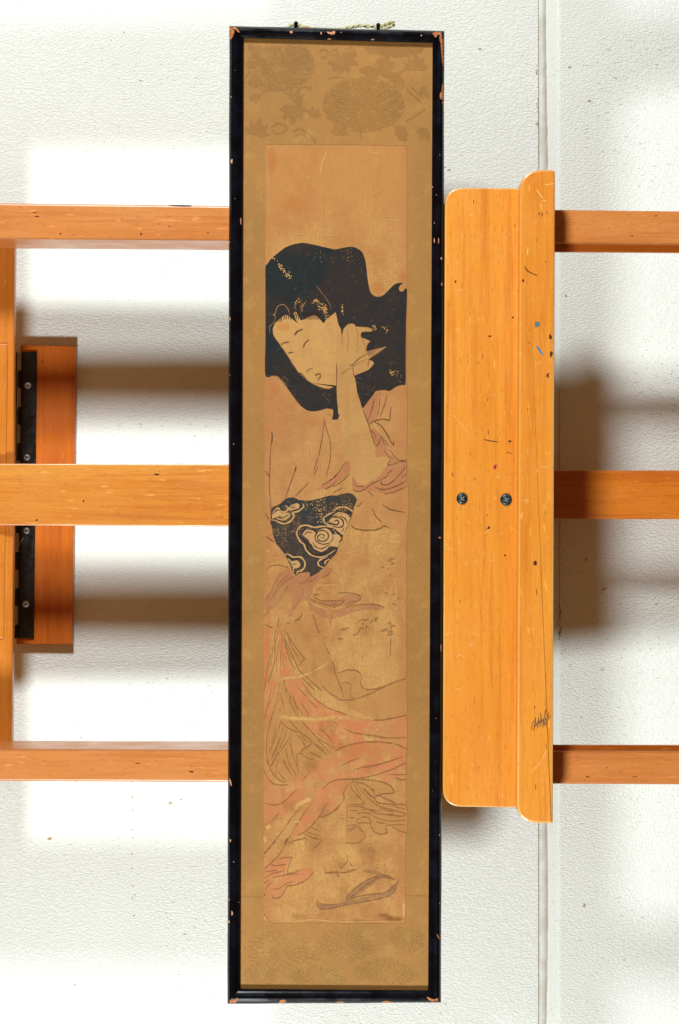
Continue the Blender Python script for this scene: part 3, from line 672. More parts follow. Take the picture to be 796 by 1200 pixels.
ip('sash_shape', [z(305, 540, (115, 500), (160, 470), (210, 445), (265, 395), (345, 380), (400, 405), (480, 415), (560, 405), (640, 385), (730, 360), (796, 362))+z(390, 540, (60, 355), (120, 340), (170, 335), (210, 350), (240, 385), (250, 405), (235, 450), (220, 490), (185, 600), (120, 750), (60, 884))+z(305, 620, (790, 250), (740, 300), (670, 390), (600, 450), (530, 490), (515, 480), (515, 450), (480, 445), (400, 462), (375, 482), (330, 430), (310, 370), (260, 270), (200, 190), (160, 140), (130, 40))+z(305, 540, (120, 680), (105, 640), (110, 580))], 'obi')
# clouds on the sash
ip('cloud_shape', [z(305, 540, (440, 760), (480, 715), (550, 725), (580, 750), (610, 710), (660, 690), (720, 720), (750, 760), (796, 760))+z(390, 540, (60, 780), (95, 800), (70, 860))+z(305, 620, (796, 190), (720, 185), (690, 212), (630, 238), (560, 215), (522, 170), (500, 110), (450, 70)),
    z(305, 540, (715, 620), (750, 585), (796, 570))+z(390, 540, (60, 555), (130, 560), (180, 610), (140, 705), (112, 770), (60, 735), (0, 700))+z(305, 540, (760, 670), (720, 650)),
    z(305, 540, (125, 560), (190, 515), (230, 545), (290, 540), (290, 575), (240, 600), (180, 580), (130, 600)), z(305, 540, (300, 480), (390, 455), (398, 480), (370, 500), (300, 510)), z(305, 620, (320, 345), (380, 338), (402, 362), (385, 392), (335, 388))], 'cloud', .1)
W = 1.9
il('cloud_lines', [(W, z(390, 540, (95, 790), (40, 760))+z(305, 540, (740, 690), (640, 680), (560, 690), (480, 668), (420, 680), (380, 730), (385, 780), (420, 840))+z(305, 620, (455, 160), (475, 215), (530, 270), (620, 292), (700, 268), (780, 215))),
    (W, z(305, 540, (796, 520), (720, 550), (660, 590), (668, 640), (720, 672), (796, 682))+z(390, 540, (60, 690), (95, 720))), (W, z(390, 540, (0, 520), (60, 485), (130, 480), (190, 510), (215, 540))), (W, z(390, 540, (0, 575), (70, 540), (140, 560), (188, 602))),
    (W, z(305, 540, (125, 545), (180, 490), (230, 530), (270, 525), (290, 490), (262, 460))), (W, z(305, 540, (110, 610), (160, 620), (240, 652), (310, 630), (352, 575), (335, 540), (400, 520), (452, 475), (435, 440))), (W*.9, z(305, 540, (160, 595), (240, 612), (300, 575), (298, 540))),
    (W*.9, z(305, 540, (300, 512), (380, 500), (402, 462), (380, 448), (310, 465))), (W, z(305, 620, (255, 270), (290, 258), (340, 290), (420, 290), (462, 340), (460, 395), (420, 435), (388, 440), (380, 475))), (W, z(305, 620, (285, 290), (320, 340), (380, 335), (408, 362), (390, 398), (345, 402), (345, 445))),
    (W, z(305, 620, (700, 285), (640, 308), (600, 342), (612, 380), (665, 402))), (W, z(305, 620, (720, 312), (680, 330), (672, 365)))], 'cloud')
DL = 1.35
il('cloud_ink_lines', [(1.9, z(305, 540, (796, 720), (740, 700), (640, 695), (580, 725), (520, 700), (450, 700), (412, 745), (440, 800), (480, 840))+z(305, 620, (520, 160), (560, 215), (630, 245), (690, 220), (720, 185), (796, 188))),
    (2.2, z(305, 620, (440, 90), (480, 150), (500, 210), (550, 255), (620, 272), (690, 245), (780, 205))), (DL, z(305, 540, (625, 795), (660, 800), (668, 775), (630, 760), (595, 790), (610, 825), (660, 835), (705, 800), (700, 750), (650, 720), (600, 735), (568, 790), (590, 840), (650, 865), (720, 850), (755, 800), (745, 740))),
    (1.8, z(305, 540, (796, 570), (730, 580), (690, 610), (710, 640), (796, 662))), (1.7, z(390, 540, (0, 545), (60, 515), (130, 520), (190, 550))), (1.5, z(390, 540, (0, 590), (60, 585), (105, 620), (110, 670), (70, 690), (0, 680))), (1.5, z(390, 540, (10, 630), (45, 615), (65, 640), (40, 665), (0, 660))),
    (1.5, z(390, 540, (0, 720), (60, 745), (95, 805), (60, 850))), (1.6, z(305, 540, (150, 595), (220, 630), (290, 620), (325, 580), (310, 550))), (1.6, z(305, 540, (200, 510), (240, 505), (262, 520))), (1.6, z(305, 540, (320, 520), (400, 500), (428, 455))), (1.2, z(305, 540, (190, 570), (240, 590), (290, 560))),
    (1.8, z(305, 620, (270, 285), (330, 312), (415, 312), (438, 350), (430, 395), (370, 420), (365, 470))), (1.6, z(305, 620, (710, 305), (650, 330), (640, 380))), (1.2, z(305, 620, (545, 130), (570, 180), (630, 205), (680, 185), (720, 160))), (1.2, z(390, 540, (70, 570), (130, 600), (150, 650))), (1.1, z(390, 540, (120, 690), (95, 740))), (1.1, z(305, 540, (455, 770), (490, 740), (540, 750))), (1.1, z(305, 620, (330, 365), (380, 362))), (1.1, z(305, 540, (310, 490), (370, 480)))], 'hairdark')
# drawn lines
TH, MD, FN = 1.0, .8, .62
il('drawn_lines', [
    (2.0, z(305, 370, (355, 205), (385, 165), (440, 138))), (1.5, z(305, 370, (445, 330), (465, 285), (505, 250))), (1.5, z(305, 370, (215, 300), (245, 282), (300, 272))), (1.5, z(305, 370, (285, 390), (310, 382), (345, 378))),
    (FN, z(305, 370, (470, 585), (515, 552), (545, 542))), (FN, z(305, 370, (400, 590), (430, 600), (480, 660), (500, 680))), (1.6, z(305, 370, (570, 618), (600, 605), (630, 602))), (1.6, z(305, 370, (600, 672), (618, 640), (628, 612))),
    (TH, z(305, 370, (160, 240), (280, 410), (340, 510), (400, 590), (500, 680), (600, 735), (690, 760), (740, 750), (785, 730))), (MD, z(305, 370, (52, 622), (140, 620), (200, 642), (320, 800), (380, 884))), (MD, z(390, 370, (40, 480), (42, 620), (40, 740))),
    (MD, z(390, 370, (170, 520), (220, 495), (270, 445), (370, 385))), (MD, z(390, 370, (205, 505), (215, 600), (230, 640))), (FN, z(390, 370, (370, 455), (365, 540))), (FN, z(390, 370, (80, 610), (250, 500), (360, 440))),
    (1.6, z(305, 460, (120, 410), (125, 470), (115, 540))), (MD, z(305, 460, (115, 520), (105, 640), (98, 884))+z(305, 540, (95, 250), (110, 500), (110, 600))), (MD, z(305, 460, (50, 815), (80, 850), (100, 880))), (1.5, z(305, 460, (372, 760), (365, 820))), (MD, z(305, 460, (365, 780), (340, 870))+z(305, 540, (315, 230), (262, 385))),
    (MD, z(305, 460, (650, 245), (665, 300), (640, 480), (600, 680), (550, 815))), (MD, z(305, 460, (665, 300), (700, 420), (730, 540), (725, 700), (680, 884))), (MD, z(305, 540, (505, 225), (440, 290), (365, 365))), (FN, z(305, 540, (800, 150), (700, 220), (640, 250))), (FN, z(305, 540, (800, 210), (720, 270), (660, 300))),
    (FN, z(305, 460, (600, 765), (560, 855))), (FN, z(305, 540, (50, 540), (90, 610))), (FN, z(305, 540, (65, 785), (140, 840))), (MD, z(305, 540, (115, 490), (210, 448), (265, 395))),
    (TH, z(390, 460, (310, 175), (372, 330), (440, 560))), (MD, z(390, 460, (430, 55), (410, 160), (365, 285))), (MD, z(390, 460, (562, 20), (540, 120), (485, 260))), (FN, z(390, 460, (490, 60), (480, 160), (455, 260))), (TH, z(390, 460, (605, 140), (595, 220), (590, 285), (520, 275), (430, 295), (375, 330))),
    (TH, z(390, 460, (430, 305), (500, 345), (560, 430), (610, 520), (635, 550))), (FN, z(390, 460, (635, 550), (628, 495))), (MD, z(390, 460, (500, 440), (480, 520), (445, 560))), (FN, z(390, 460, (500, 450), (540, 500), (580, 560))), (FN, z(390, 460, (510, 480), (545, 555))), (FN, z(390, 460, (400, 400), (440, 430), (450, 500))), (FN, z(390, 460, (405, 450), (440, 540))),
    (MD, z(390, 460, (590, 590), (640, 660), (690, 705), (762, 700))), (MD, z(390, 460, (600, 690), (570, 750), (620, 745), (700, 715), (760, 715))), (FN, z(390, 460, (530, 600), (580, 660), (620, 680))),
    (MD, z(390, 540, (560, 135), (570, 155), (480, 205), (400, 240), (330, 295), (260, 322), (205, 300))), (FN, z(390, 540, (205, 170), (240, 260), (330, 265))), (MD, z(390, 540, (740, 20), (740, 80), (640, 200), (560, 250), (500, 235), (510, 205))), (FN, z(390, 540, (640, 60), (600, 110), (560, 130))), (FN, z(390, 540, (765, 130), (720, 170))),
    (MD, z(390, 540, (765, 210), (640, 270), (520, 298), (440, 275))), (FN, z(390, 540, (762, 265), (640, 325), (530, 345))), (FN, z(390, 540, (360, 315), (430, 370))), (FN, z(390, 540, (310, 420), (280, 460), (245, 475))), (FN, z(390, 540, (180, 130), (100, 210), (0, 270))), (FN, z(390, 540, (130, 10), (60, 120), (0, 180))), (FN, z(390, 540, (100, 280), (0, 335))),
    (MD, z(390, 540, (405, 490), (450, 580), (510, 640))), (FN, z(390, 540, (510, 450), (600, 505), (760, 538))), (TH, z(390, 540, (185, 660), (230, 702), (330, 720), (440, 718), (500, 695), (535, 675), (590, 700))), (FN, z(390, 540, (220, 490), (185, 600), (120, 750))),
    ], 'line')
il('drawn_lines', [
    (FN, z(305, 620, (60, 75), (140, 135))), (FN, z(305, 620, (60, 430), (110, 385), (200, 375), (300, 405))), (MD, z(305, 620, (340, 490), (240, 560), (180, 640), (110, 740))), (FN, z(305, 620, (300, 470), (200, 560), (130, 700))), (MD, z(305, 620, (290, 590), (240, 660), (190, 760))), (FN, z(305, 620, (210, 460), (150, 560), (110, 650), (60, 730))), (FN, z(305, 620, (530, 490), (450, 550), (400, 560))),
    (FN, z(305, 620, (600, 480), (540, 530), (440, 570))), (FN, z(305, 620, (440, 600), (450, 700))), (FN, z(305, 620, (735, 410), (720, 460), (640, 510))), (FN, z(305, 620, (400, 740), (350, 830))), (FN, z(305, 620, (625, 610), (580, 635))), (FN, z(305, 620, (620, 675), (550, 685))), (FN, z(305, 620, (520, 720), (600, 760), (720, 790), (796, 770))), (FN, z(305, 620, (545, 700), (640, 745), (796, 740))),
    (MD, z(390, 620, (60, 662), (180, 660), (280, 690), (285, 725), (220, 770), (130, 820))), (MD, z(390, 620, (0, 780), (70, 740), (120, 745), (60, 790), (0, 810))), (MD, z(390, 620, (540, 818), (480, 790), (400, 778), (280, 785), (200, 800))), (FN, z(390, 620, (130, 790), (180, 760), (240, 740))),
    (MD, z(305, 710, (95, 60), (45, 105))), (MD, z(305, 710, (50, 195), (130, 230))), (1.4, z(305, 710, (195, 120), (180, 230))), (MD, z(305, 710, (270, 180), (310, 180))), (TH, z(305, 710, (355, 160), (410, 125), (440, 80))), (MD, z(305, 710, (415, 120), (410, 155))), (MD, z(305, 710, (545, 90), (575, 170), (600, 260), (620, 275))), (FN, z(305, 710, (740, 80), (725, 220))),
    (TH, z(305, 710, (665, 395), (720, 510))), (TH, z(305, 710, (740, 570), (770, 640))+z(390, 710, (20, 690), (60, 790), (98, 884))+z(390, 800, (112, 150))), (MD, z(305, 710, (240, 250), (260, 350), (330, 500), (400, 660), (500, 760), (640, 884))), (MD, z(305, 710, (265, 260), (330, 380), (460, 550))), (MD, z(305, 710, (210, 260), (260, 420), (310, 570), (360, 660))), (FN, z(305, 710, (470, 540), (400, 620))),
    (MD, z(305, 710, (165, 240), (140, 370))), (MD, z(305, 710, (110, 500), (60, 720), (45, 884))), (MD, z(305, 710, (160, 520), (130, 650), (80, 800))), (FN, z(305, 710, (250, 500), (275, 590))), (FN, z(305, 710, (210, 470), (205, 690))), (MD, z(305, 710, (240, 730), (270, 884))), (MD, z(305, 710, (430, 740), (520, 830), (570, 884))),
    (TH, z(390, 710, (45, 700), (150, 665), (230, 668), (285, 700), (300, 760), (290, 810), (320, 855), (370, 868), (450, 860), (530, 835), (640, 790), (750, 758))), (MD, z(390, 710, (95, 805), (150, 795), (190, 820), (185, 884))+z(390, 800, (182, 130), (215, 165))), (TH, z(305, 800, (640, 30), (720, 110), (800, 160))+z(390, 800, (60, 175), (160, 180), (270, 160), (400, 110), (540, 40), (640, 0))),
    (MD, z(305, 800, (250, 0), (280, 150), (360, 300), (440, 410), (540, 520), (640, 640), (720, 730))), (MD, z(305, 800, (430, 0), (560, 160), (700, 260), (800, 300))+z(390, 800, (60, 300), (150, 338))), (MD, z(305, 800, (395, 50), (475, 140))), (MD, z(305, 800, (505, 180), (590, 265))), (MD, z(305, 800, (330, 100), (370, 220), (440, 330))), (MD, z(305, 800, (205, 110), (250, 270))), (MD, z(305, 800, (205, 0), (160, 230), (100, 420), (65, 600), (70, 780), (100, 884))),
    (TH, z(305, 800, (215, 395), (270, 460), (350, 500), (440, 535), (515, 590), (530, 630), (500, 660), (440, 690), (430, 730), (480, 780), (560, 800))), (MD, z(305, 800, (220, 400), (170, 530), (90, 740))), (MD, z(305, 800, (245, 440), (190, 640), (110, 800))), (MD, z(305, 800, (280, 470), (240, 600), (110, 860))), (MD, z(305, 800, (320, 560), (230, 680), (130, 830))), (FN, z(305, 800, (325, 510), (320, 640), (345, 760), (390, 870))), (MD, z(305, 800, (265, 680), (290, 800), (320, 884))),
    (MD, z(305, 800, (375, 740), (395, 870))), (FN, z(305, 800, (240, 800), (280, 884))), (FN, z(305, 800, (380, 540), (440, 600), (470, 665))), (FN, z(305, 800, (410, 530), (490, 620))), (MD, z(305, 800, (280, 360), (360, 460), (450, 540))), (FN, z(305, 800, (530, 610), (690, 750))), (FN, z(305, 800, (520, 720), (630, 780))), (FN, z(305, 800, (570, 560), (770, 690))), (FN, z(305, 800, (390, 740), (430, 730))), (MD, z(305, 800, (120, 60), (60, 300), (45, 380))),
    (TH, z(390, 800, (415, 388), (520, 388), (620, 370), (762, 338))), (TH, z(390, 800, (115, 475), (200, 515), (300, 535), (420, 550), (560, 575), (760, 568))), (TH, z(390, 800, (20, 710), (100, 670), (200, 640), (320, 618), (470, 615), (620, 630), (700, 655), (760, 688))), (TH, z(390, 800, (90, 858), (190, 812), (280, 780))), (MD, z(390, 800, (290, 880), (420, 860), (560, 825), (730, 765))), (MD, z(390, 800, (650, 880), (762, 830))), (FN, z(390, 800, (0, 400), (50, 430))),
    (TH, z(305, 890, (40, 110), (80, 200), (150, 260), (240, 268), (290, 262))), (TH, z(305, 890, (45, 450), (110, 470), (190, 468), (270, 420), (330, 360), (385, 310))), (TH, z(305, 890, (430, 230), (520, 120))), (TH, z(305, 890, (690, 460), (620, 580), (520, 700), (430, 770), (390, 790))), (MD, z(305, 890, (440, 480), (330, 600), (130, 884))+z(305, 980, (40, 180), (190, 0))), (MD, z(305, 890, (550, 430), (420, 610), (320, 780), (250, 884))+z(305, 980, (280, 20), (235, 130))),
    (MD, z(305, 890, (800, 515), (690, 580), (600, 605))), (MD, z(305, 890, (796, 215), (720, 240), (640, 310))), (MD, z(305, 890, (150, 0), (110, 80))), (MD, z(305, 890, (180, 0), (155, 180))), (MD, z(305, 890, (240, 20), (330, 170))), (MD, z(305, 890, (290, 20), (380, 180))), (FN, z(305, 890, (360, 0), (400, 140))), (FN, z(305, 890, (185, 120), (270, 235))), (MD, z(305, 890, (65, 10), (120, 130), (190, 210), (250, 240))), (FN, z(305, 890, (110, 650), (200, 550))), (FN, z(305, 890, (35, 730), (70, 700))),
    (MD, z(305, 890, (480, 745), (560, 780), (620, 790))), (FN, z(305, 890, (530, 705), (620, 745))), (FN, z(305, 890, (460, 770), (560, 820), (610, 825))), (MD, z(305, 980, (290, 75), (360, 45), (470, 20), (478, 50), (460, 80))), (FN, z(305, 980, (640, 35), (600, 90), (550, 130))), (FN, z(305, 980, (520, 10), (600, 25))),
    (TH, z(390, 890, (0, 225), (60, 210), (200, 203), (350, 185), (480, 150), (640, 95), (762, 30))), (TH, z(390, 890, (225, 105), (330, 80), (460, 60), (600, 15), (640, 0))), (MD, z(390, 890, (85, 65), (190, 20))), (MD, z(390, 890, (580, 155), (762, 158))), (MD, z(390, 890, (650, 188), (700, 210), (762, 205))), (MD, z(390, 890, (155, 260), (110, 350), (120, 400), (70, 480), (0, 540))),
    (TH, z(390, 890, (190, 215), (320, 210), (420, 218), (540, 245), (600, 280), (635, 345), (520, 358), (445, 385), (435, 415), (470, 450), (560, 462), (762, 470))), (TH, z(390, 890, (178, 235), (200, 310), (260, 380), (325, 450), (300, 465), (160, 470))), (TH, z(390, 890, (190, 235), (300, 245), (370, 280), (420, 330), (440, 375))), (MD, z(390, 890, (245, 250), (300, 330), (390, 420), (470, 480), (600, 520), (700, 545), (762, 568))), (FN, z(390, 890, (300, 290), (380, 370), (430, 400))), (FN, z(390, 890, (360, 280), (440, 325))),
    (MD, z(390, 890, (480, 375), (560, 415), (650, 450))), (MD, z(390, 890, (160, 490), (280, 488), (380, 525), (460, 560), (560, 572), (640, 560))), (TH, z(390, 890, (240, 565), (310, 550), (380, 560), (405, 575))), (MD, z(390, 890, (420, 585), (500, 620), (600, 640), (762, 630))), (MD, z(390, 890, (620, 470), (680, 500), (762, 515))), (FN, z(390, 890, (300, 525), (380, 520), (520, 540))), (FN, z(390, 890, (640, 600), (762, 580))),
    (TH, z(390, 890, (245, 665), (250, 630), (310, 598), (370, 605), (392, 650), (400, 700), (430, 750), (490, 775), (555, 765), (562, 740), (548, 715), (565, 685), (640, 678), (762, 675))), (FN, z(390, 890, (260, 670), (310, 655), (390, 670))), (TH, z(390, 890, (145, 690), (230, 680), (270, 710), (330, 770), (335, 805), (290, 850), (220, 870), (135, 862))), (MD, z(390, 890, (145, 725), (190, 718), (240, 690))), (FN, z(390, 890, (150, 750), (200, 735), (240, 705))), (MD, z(390, 890, (620, 695), (680, 735), (762, 760))), (FN, z(390, 890, (150, 430), (145, 680))),
    (TH, z(305, 980, (235, 135), (180, 210), (100, 290), (40, 345))), (MD, z(305, 980, (190, 240), (250, 225), (325, 220), (310, 265), (290, 320), (285, 385), (340, 380), (420, 350))), (MD, z(305, 980, (105, 290), (150, 305), (210, 300), (280, 290))), (MD, z(305, 980, (40, 370), (130, 360), (180, 350))), (MD, z(305, 980, (130, 430), (200, 415), (300, 395), (400, 390))), (FN, z(305, 980, (40, 435), (120, 390), (220, 365), (250, 355))), (MD, z(305, 980, (40, 490), (100, 450))), (MD, z(305, 980, (50, 570), (80, 510), (120, 480))),
    (TH, z(305, 980, (120, 600), (130, 635), (170, 645), (230, 610), (270, 540), (290, 515), (360, 505), (450, 470), (500, 435), (550, 380))), (MD, z(305, 980, (130, 550), (200, 540), (270, 490), (350, 470))), (FN, z(305, 980, (35, 620), (60, 600))),
    (MD, z(390, 980, (85, 335), (140, 275), (160, 250))), (FN, z(390, 980, (175, 280), (205, 310))), (MD, z(390, 980, (50, 375), (130, 378), (200, 355), (260, 342))), (FN, z(390, 980, (150, 190), (150, 245))), (TH, z(390, 980, (40, 350), (55, 430))), (FN, z(390, 980, (30, 370), (60, 395))), (MD, z(305, 980, (665, 385), (740, 375), (796, 378))), (FN, z(305, 980, (672, 320), (680, 380))),
    (MD, z(390, 980, (500, 390), (560, 430), (650, 445))), (FN, z(390, 980, (520, 400), (570, 410), (620, 440))), (TH, z(390, 980, (685, 455), (660, 500), (655, 550), (620, 600))), (MD, z(390, 980, (150, 620), (250, 525), (360, 455), (480, 410))), (FN, z(390, 980, (180, 640), (300, 540), (400, 470), (500, 420))), (FN, z(390, 980, (200, 640), (350, 610), (520, 590), (600, 550))), (MD, z(390, 980, (0, 742), (200, 700), (450, 655), (600, 615))), (MD, z(305, 980, (590, 650), (588, 720), (620, 755), (700, 755), (796, 740))),
    (FN, z(305, 980, (610, 720), (700, 715), (796, 705))), (FN, z(390, 980, (590, 540), (650, 510))), (FN, z(390, 980, (580, 570), (640, 530)))], 'fine')
il('drawn_lines', [(FN, z(390, 370, (235, 110), (262, 200), (250, 330))), (FN, z(390, 370, (110, 140), (95, 230), (100, 320))), (FN, z(390, 370, (300, 225), (330, 300), (345, 380))), (FN, z(390, 370, (392, 265), (360, 290), (350, 345))), (.6, z(390, 370, (150, 150), (160, 260), (150, 380))),
    (FN, z(305, 370, (580, 640), (600, 655), (625, 640))), (FN, z(305, 370, (240, 620), (300, 690)))] +
    [(.6, z(305, 710, (x0, y0), ((x0+x1)/2-14, (y0+y1)/2), (x1, y1))) for x0, y0, x1, y1 in ((190, 260, 150, 520), (175, 300, 110, 640), (225, 300, 250, 620), (205, 330, 170, 700), (290, 330, 400, 540), (250, 330, 340, 560))] +
    [(.6, z(305, 800, (x0, y0), ((x0+x1)/2+12, (y0+y1)/2), (x1, y1))) for x0, y0, x1, y1 in ((150, 20, 80, 260), (300, 120, 400, 330), (270, 60, 330, 260), (420, 200, 520, 400), (160, 420, 110, 640), (200, 560, 120, 760), (430, 620, 480, 700), (580, 640, 690, 740), (620, 480, 740, 600), (300, 620, 330, 760))] +
    [(.6, z(390, 890, (x0, y0), ((x0+x1)/2, (y0+y1)/2+10), (x1, y1))) for x0, y0, x1, y1 in ((220, 260, 300, 380), (330, 300, 430, 400), (480, 500, 640, 540), (180, 520, 260, 530), (500, 560, 700, 580), (160, 590, 230, 600), (450, 640, 540, 660))], 'fine')
# brushed inscription
il('signature', [(1.3, z(390, 620, (580, 340), (600, 310), (635, 305))), (1.0, z(390, 620, (600, 330), (620, 350))), (1, z(390, 620, (595, 370), (640, 355))), (1.0, z(390, 620, (510, 395), (530, 400))), (1.2, z(390, 620, (565, 410), (580, 425))), (1.3, z(390, 620, (540, 670), (565, 655))), (1.2, z(390, 620, (630, 640), (635, 670), (615, 680))), (1, z(390, 620, (565, 600), (572, 625))), (1.2, z(390, 620, (615, 770), (640, 780), (655, 800))), (1, z(390, 620, (670, 720), (690, 715))),
    (1.1, z(390, 710, (570, 185), (600, 180), (590, 215))), (1.1, z(390, 710, (600, 230), (625, 205), (655, 215))), (1.8, z(390, 710, (490, 262), (530, 255), (575, 235))), (1.3, z(390, 710, (565, 275), (600, 265), (625, 268))), (1.3, z(390, 710, (560, 298), (595, 300), (628, 285))), (1.1, z(390, 710, (595, 160), (600, 240), (598, 310))), (1.2, z(390, 710, (600, 330), (597, 430), (595, 515))),
    (1.1, z(390, 710, (260, 165), (310, 145), (345, 150), (370, 125))), (1.3, z(390, 710, (420, 120), (465, 125), (430, 150), (460, 160))), (1.1, z(390, 710, (380, 180), (420, 145))), (1.5, z(390, 710, (205, 305), (250, 290), (275, 255), (285, 230))), (1.1, z(390, 710, (285, 225), (320, 240))), (1, z(390, 710, (300, 190), (330, 180))), (1, z(390, 710, (340, 225), (360, 210))), (1.1, z(390, 710, (90, 248), (140, 240), (170, 222))), (.8, z(390, 710, (50, 340), (110, 345)))], 'faint')
# rubs, creases and flaked ink
SC = [0]
def soft_obj(name, V, F, A, m):
    o = obj(name, V, F, m, pr)
    at = o.data.attributes.new('soft', 'FLOAT', 'POINT')
    for i, a in enumerate(A): at.data[i].value = a
    return o
def soft_band(name, pts, w, m, peak=1.):
    """a rub or crease: full in the middle of the band, fading to nothing at its sides and ends"""
    SC[0] += 1; h = LH[0] + .06 + .004*(SC[0] % 29); q = crom(pts, sub=5) if len(pts) > 2 else [(pts[0][0]+(pts[1][0]-pts[0][0])*k/6, pts[0][1]+(pts[1][1]-pts[0][1])*k/6) for k in range(7)]
    V, F, A = [], [], []; n = len(q)
    for i, (x, y) in enumerate(q):
        a = q[max(0, i-1)]; c = q[min(n-1, i+1)]; dx, dy = c[0]-a[0], c[1]-a[1]; L = math.hypot(dx, dy) or 1
        t = i/(n-1); e = min(1, 5*t, 5*(1-t)); ww = w*random.uniform(.75, 1.3)
        for u, al in ((-1, 0), (-.4, .7), (0, 1), (.4, .7), (1, 0)):
            V.append(P(x-dy/L*ww*u, y+dx/L*ww*u, h)); A.append(al*e*peak)
    for i in range(n-1):
        for k in range(4): F.append((5*i+k, 5*i+k+1, 5*i+k+6, 5*i+k+5))
    return soft_obj(name, V, F, A, m)
def soft_spot(name, cx, cy, rx, ry, m, peak=1., rot=0.):
    SC[0] += 1; h = LH[0] + .06 + .004*(SC[0] % 29); V, F, A = [P(cx, cy, h)], [], [peak]
    for k, al in ((.45, .85), (.75, .4), (1, 0)):
        V += [P(x, y, h) for x, y in blob(cx, cy, rx*k, ry*k, 14, .12, rot)]; A += [al*peak]*14
    for i in range(14):
        j = (i+1) % 14; F.append((0, 1+i, 1+j))
        for q in (0, 14): F.append((1+q+i, 15+q+i, 15+q+j, 1+q+j))
    return soft_obj(name, V, F, A, m)
RB = M['rub']
for pts, w, pk in ((z(305, 710, (110, 760), (250, 750), (420, 730), (560, 675), (680, 600), (745, 525)), 3.2, .8), (z(305, 800, (95, 355), (200, 352), (330, 368), (470, 375), (620, 375), (800, 358))+z(390, 800, (200, 370), (400, 385)), 4.5, .9),
    (z(305, 890, (320, 645), (430, 642)), 1.8, .9), (z(390, 890, (185, 0), (200, 80), (214, 190)), 1.1, .9), (z(305, 890, (330, 520), (430, 450), (550, 390)), 5, .9), (z(390, 800, (300, 540), (380, 590), (440, 570)), 4, .8), (z(390, 800, (610, 640), (660, 640)), 3, .8),
    (z(390, 800, (440, 470), (500, 500)), 3, .7), (z(305, 800, (720, 470), (796, 480)), 5, .7), (z(390, 620, (450, 210), (520, 320), (590, 385)), 1.4, .9), (z(390, 620, (460, 205), (522, 160)), 2.2, .9), (z(390, 620, (560, 105), (640, 130), (720, 140)), 2.6, .8),
    ([(313, 178), (315, 215), (316, 262)], 3, .6), ([(384, 172), (381, 184), (377, 194), (376.5, 214)], 2.2, .8), ([(446, 257.4), (474, 258.4)], 1.0, .9), ([(358, 205), (365, 212.4)], .9, 1), ([(430, 175), (440, 180), (446, 178)], 4, .6), ([(336, 273), (366, 275), (402, 276)], 2, .6), ([(376, 214), (378, 250), (378, 284)], 3.5, .5),
    (z(390, 540, (560, 726), (765, 724)), 1.0, .9), (z(305, 620, (540, 580), (700, 580), (796, 575)), 1.4, .7), (z(305, 620, (60, 205), (105, 245)), 1.6, .8), (z(305, 620, (500, 745), (600, 800), (745, 848)), 1.4, .8), (z(305, 890, (50, 720), (120, 680)), 5, .9), (z(305, 890, (45, 780), (60, 884)), 3, .8),
    (z(305, 980, (38, 820), (70, 885)), 1.6, 1), (z(305, 980, (320, 880), (560, 865), (796, 885)), 1.6, .8), (z(390, 980, (0, 888), (300, 885), (700, 880)), 1.4, .7), (z(390, 980, (735, 640), (740, 870)), 2.4, .9), (z(305, 980, (485, 812), (528, 842)), 1.2, .9), (z(390, 370, (80, 610), (250, 505), (460, 372), (545, 328)), .7, .8),
    (z(305, 370, (545, 150), (540, 220), (520, 260)), 1.6, .7), (z(305, 370, (680, 120), (760, 120)), 2.6, .7), (z(305, 460, (500, 640), (520, 800)), 4, .5), (z(305, 540, (540, 120), (520, 330)), 5, .5), (z(305, 710, (200, 120), (90, 120)), 6, .6), ([(472, 440), (474, 560), (473, 640)], 2, .3)):
    soft_band('crease', pts, w, RB, pk)
for cx, cy, rx, ry, pk in ((332, 383, 12, 7, .55), (442, 338, 11, 10, .7), (314, 505, 6, 11, .5), (322, 455, 8, 8, .6), (472, 325, 5, 10, .7), (368, 495, 18, 7, .4), (318, 190, 8, 22, .5), (345, 240, 22, 16, .5), (470, 680, 7, 50, .28), (470, 760, 7, 50, .25), (314, 740, 5, 50, .4), (425, 880, 30, 14, .6)):
    soft_spot('stain', cx, cy, rx, ry, M['blush'], pk)
for cx, cy, rx, ry, pk in ((460, 1077, 16, 4, 1), (450, 1073, 10, 3, .7), (420, 1079, 8, 3, .6), (350, 1074, 14, 5, .4)):
    soft_spot('stain', cx, cy, rx, ry, M['brownstain'], pk)
for _ in range(56):
    soft_spot('stain', random.uniform(322, 466), random.choice([random.uniform(490, 1070), random.uniform(690, 1070)]), random.uniform(4, 16), random.uniform(5, 24), random.choice([RB, M['brownstain'], M['brownstain']]), random.uniform(.15, .38))
for _ in range(16):
    x, y = random.uniform(316, 440), random.uniform(560, 1060)
    soft_band('crease', [(x, y), (x+random.uniform(8, 16), y+random.uniform(-2, 2)), (x+random.uniform(20, 32), y+random.uniform(-4, 4))], random.uniform(.7, 2.2), RB, random.uniform(.25, .55))
fl = []
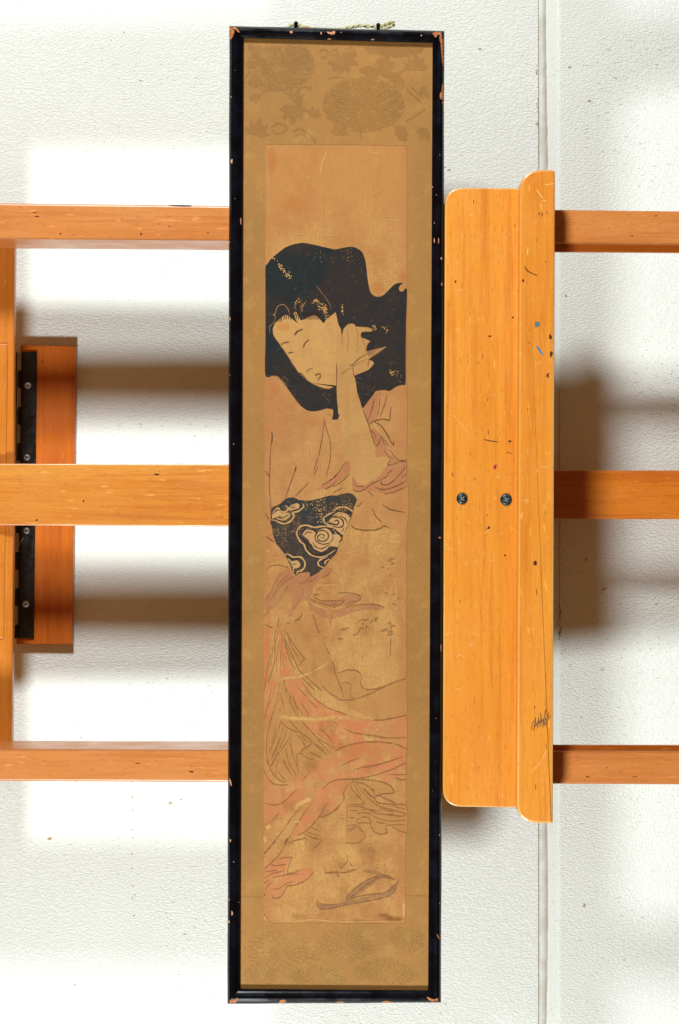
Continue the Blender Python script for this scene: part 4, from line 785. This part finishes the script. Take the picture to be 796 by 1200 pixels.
def flakes(cx, cy, dx, dy, n, w, r):
    for _ in range(n):
        t = random.uniform(-1, 1); o = random.gauss(0, w)
        L = math.hypot(dx, dy)
        fl.append(blob(cx+dx*t-dy/L*o, cy+dy*t+dx/L*o, random.uniform(.35, 1)*r, random.uniform(.35, 1)*r, 6, .4))
flakes(334, 318, 8, 8, 46, 1.2, 1.0); flakes(376, 358, 8, 6, 60, 1.8, 1.0); flakes(382, 368, 3, 5, 22, 1.3, .9); flakes(322, 304, 3, 2, 8, .7, .9); flakes(352, 357, 3, 7, 16, 1.6, .8); flakes(322, 372, 1, 6, 9, .6, .8)
flakes(401.5, 363, .6, 7, 16, .5, .9); flakes(439, 384, 2, 3, 12, 1.2, 1.0); flakes(452, 386, 3, 3, 14, 1, .8); flakes(459, 437, 3, 2.6, 16, 1.2, 1.0); flakes(468, 440, 4, 6, 16, 2, .55); flakes(408, 300, 2, 12, 16, 4, .6); flakes(372, 302, 12, 8, 14, 5, .55)
flakes(340, 460, 14, 18, 40, 4, .4); flakes(383, 466, 3, 8, 16, 2, .45); flakes(425, 452, 10, 8, 30, 5, .4); flakes(375, 600, 3, 14, 70, 4, .9); flakes(395, 598, 8, 6, 40, 5, .7); flakes(345, 622, 22, 3, 90, 4, .55); flakes(408, 592, 7, 3, 40, 3, .55); flakes(330, 628, 8, 10, 60, 5, .5)
flakes(440, 320, 22, 40, 14, 10, .35); flakes(345, 330, 20, 26, 14, 12, .35)
LH[0] += .18
ip('flaked_ink', fl, 'fleckpale', 0, False, True)
# soft strands at the hairline and the comb edge
il('hair_strands', [(.8, z(305, 280, (150, 884), (150, 800), (180, 700), (240, 680), (285, 720), (310, 790))), (.7, z(305, 280, (375, 740), (360, 690), (380, 650), (420, 650))), (.8, z(305, 280, (480, 640), (440, 700), (420, 770))), (.7, z(305, 370, (155, 0), (140, 70), (95, 120), (105, 180))), (.6, z(305, 280, (580, 480), (640, 560), (700, 640), (740, 720)))], 'grey')
il('hair_strands', [(.9, z(305, 280, (260+i*22, 760), (255+i*20, 800), (250+i*21+random.uniform(-8, 8), 835))) for i in range(19)] + [(.8, z(305, 280, (150+i*14, 790), (150+i*14, 830), (145+i*15, 860))) for i in range(6)], 'hairdark')
for o in list(pr.children):
    pass
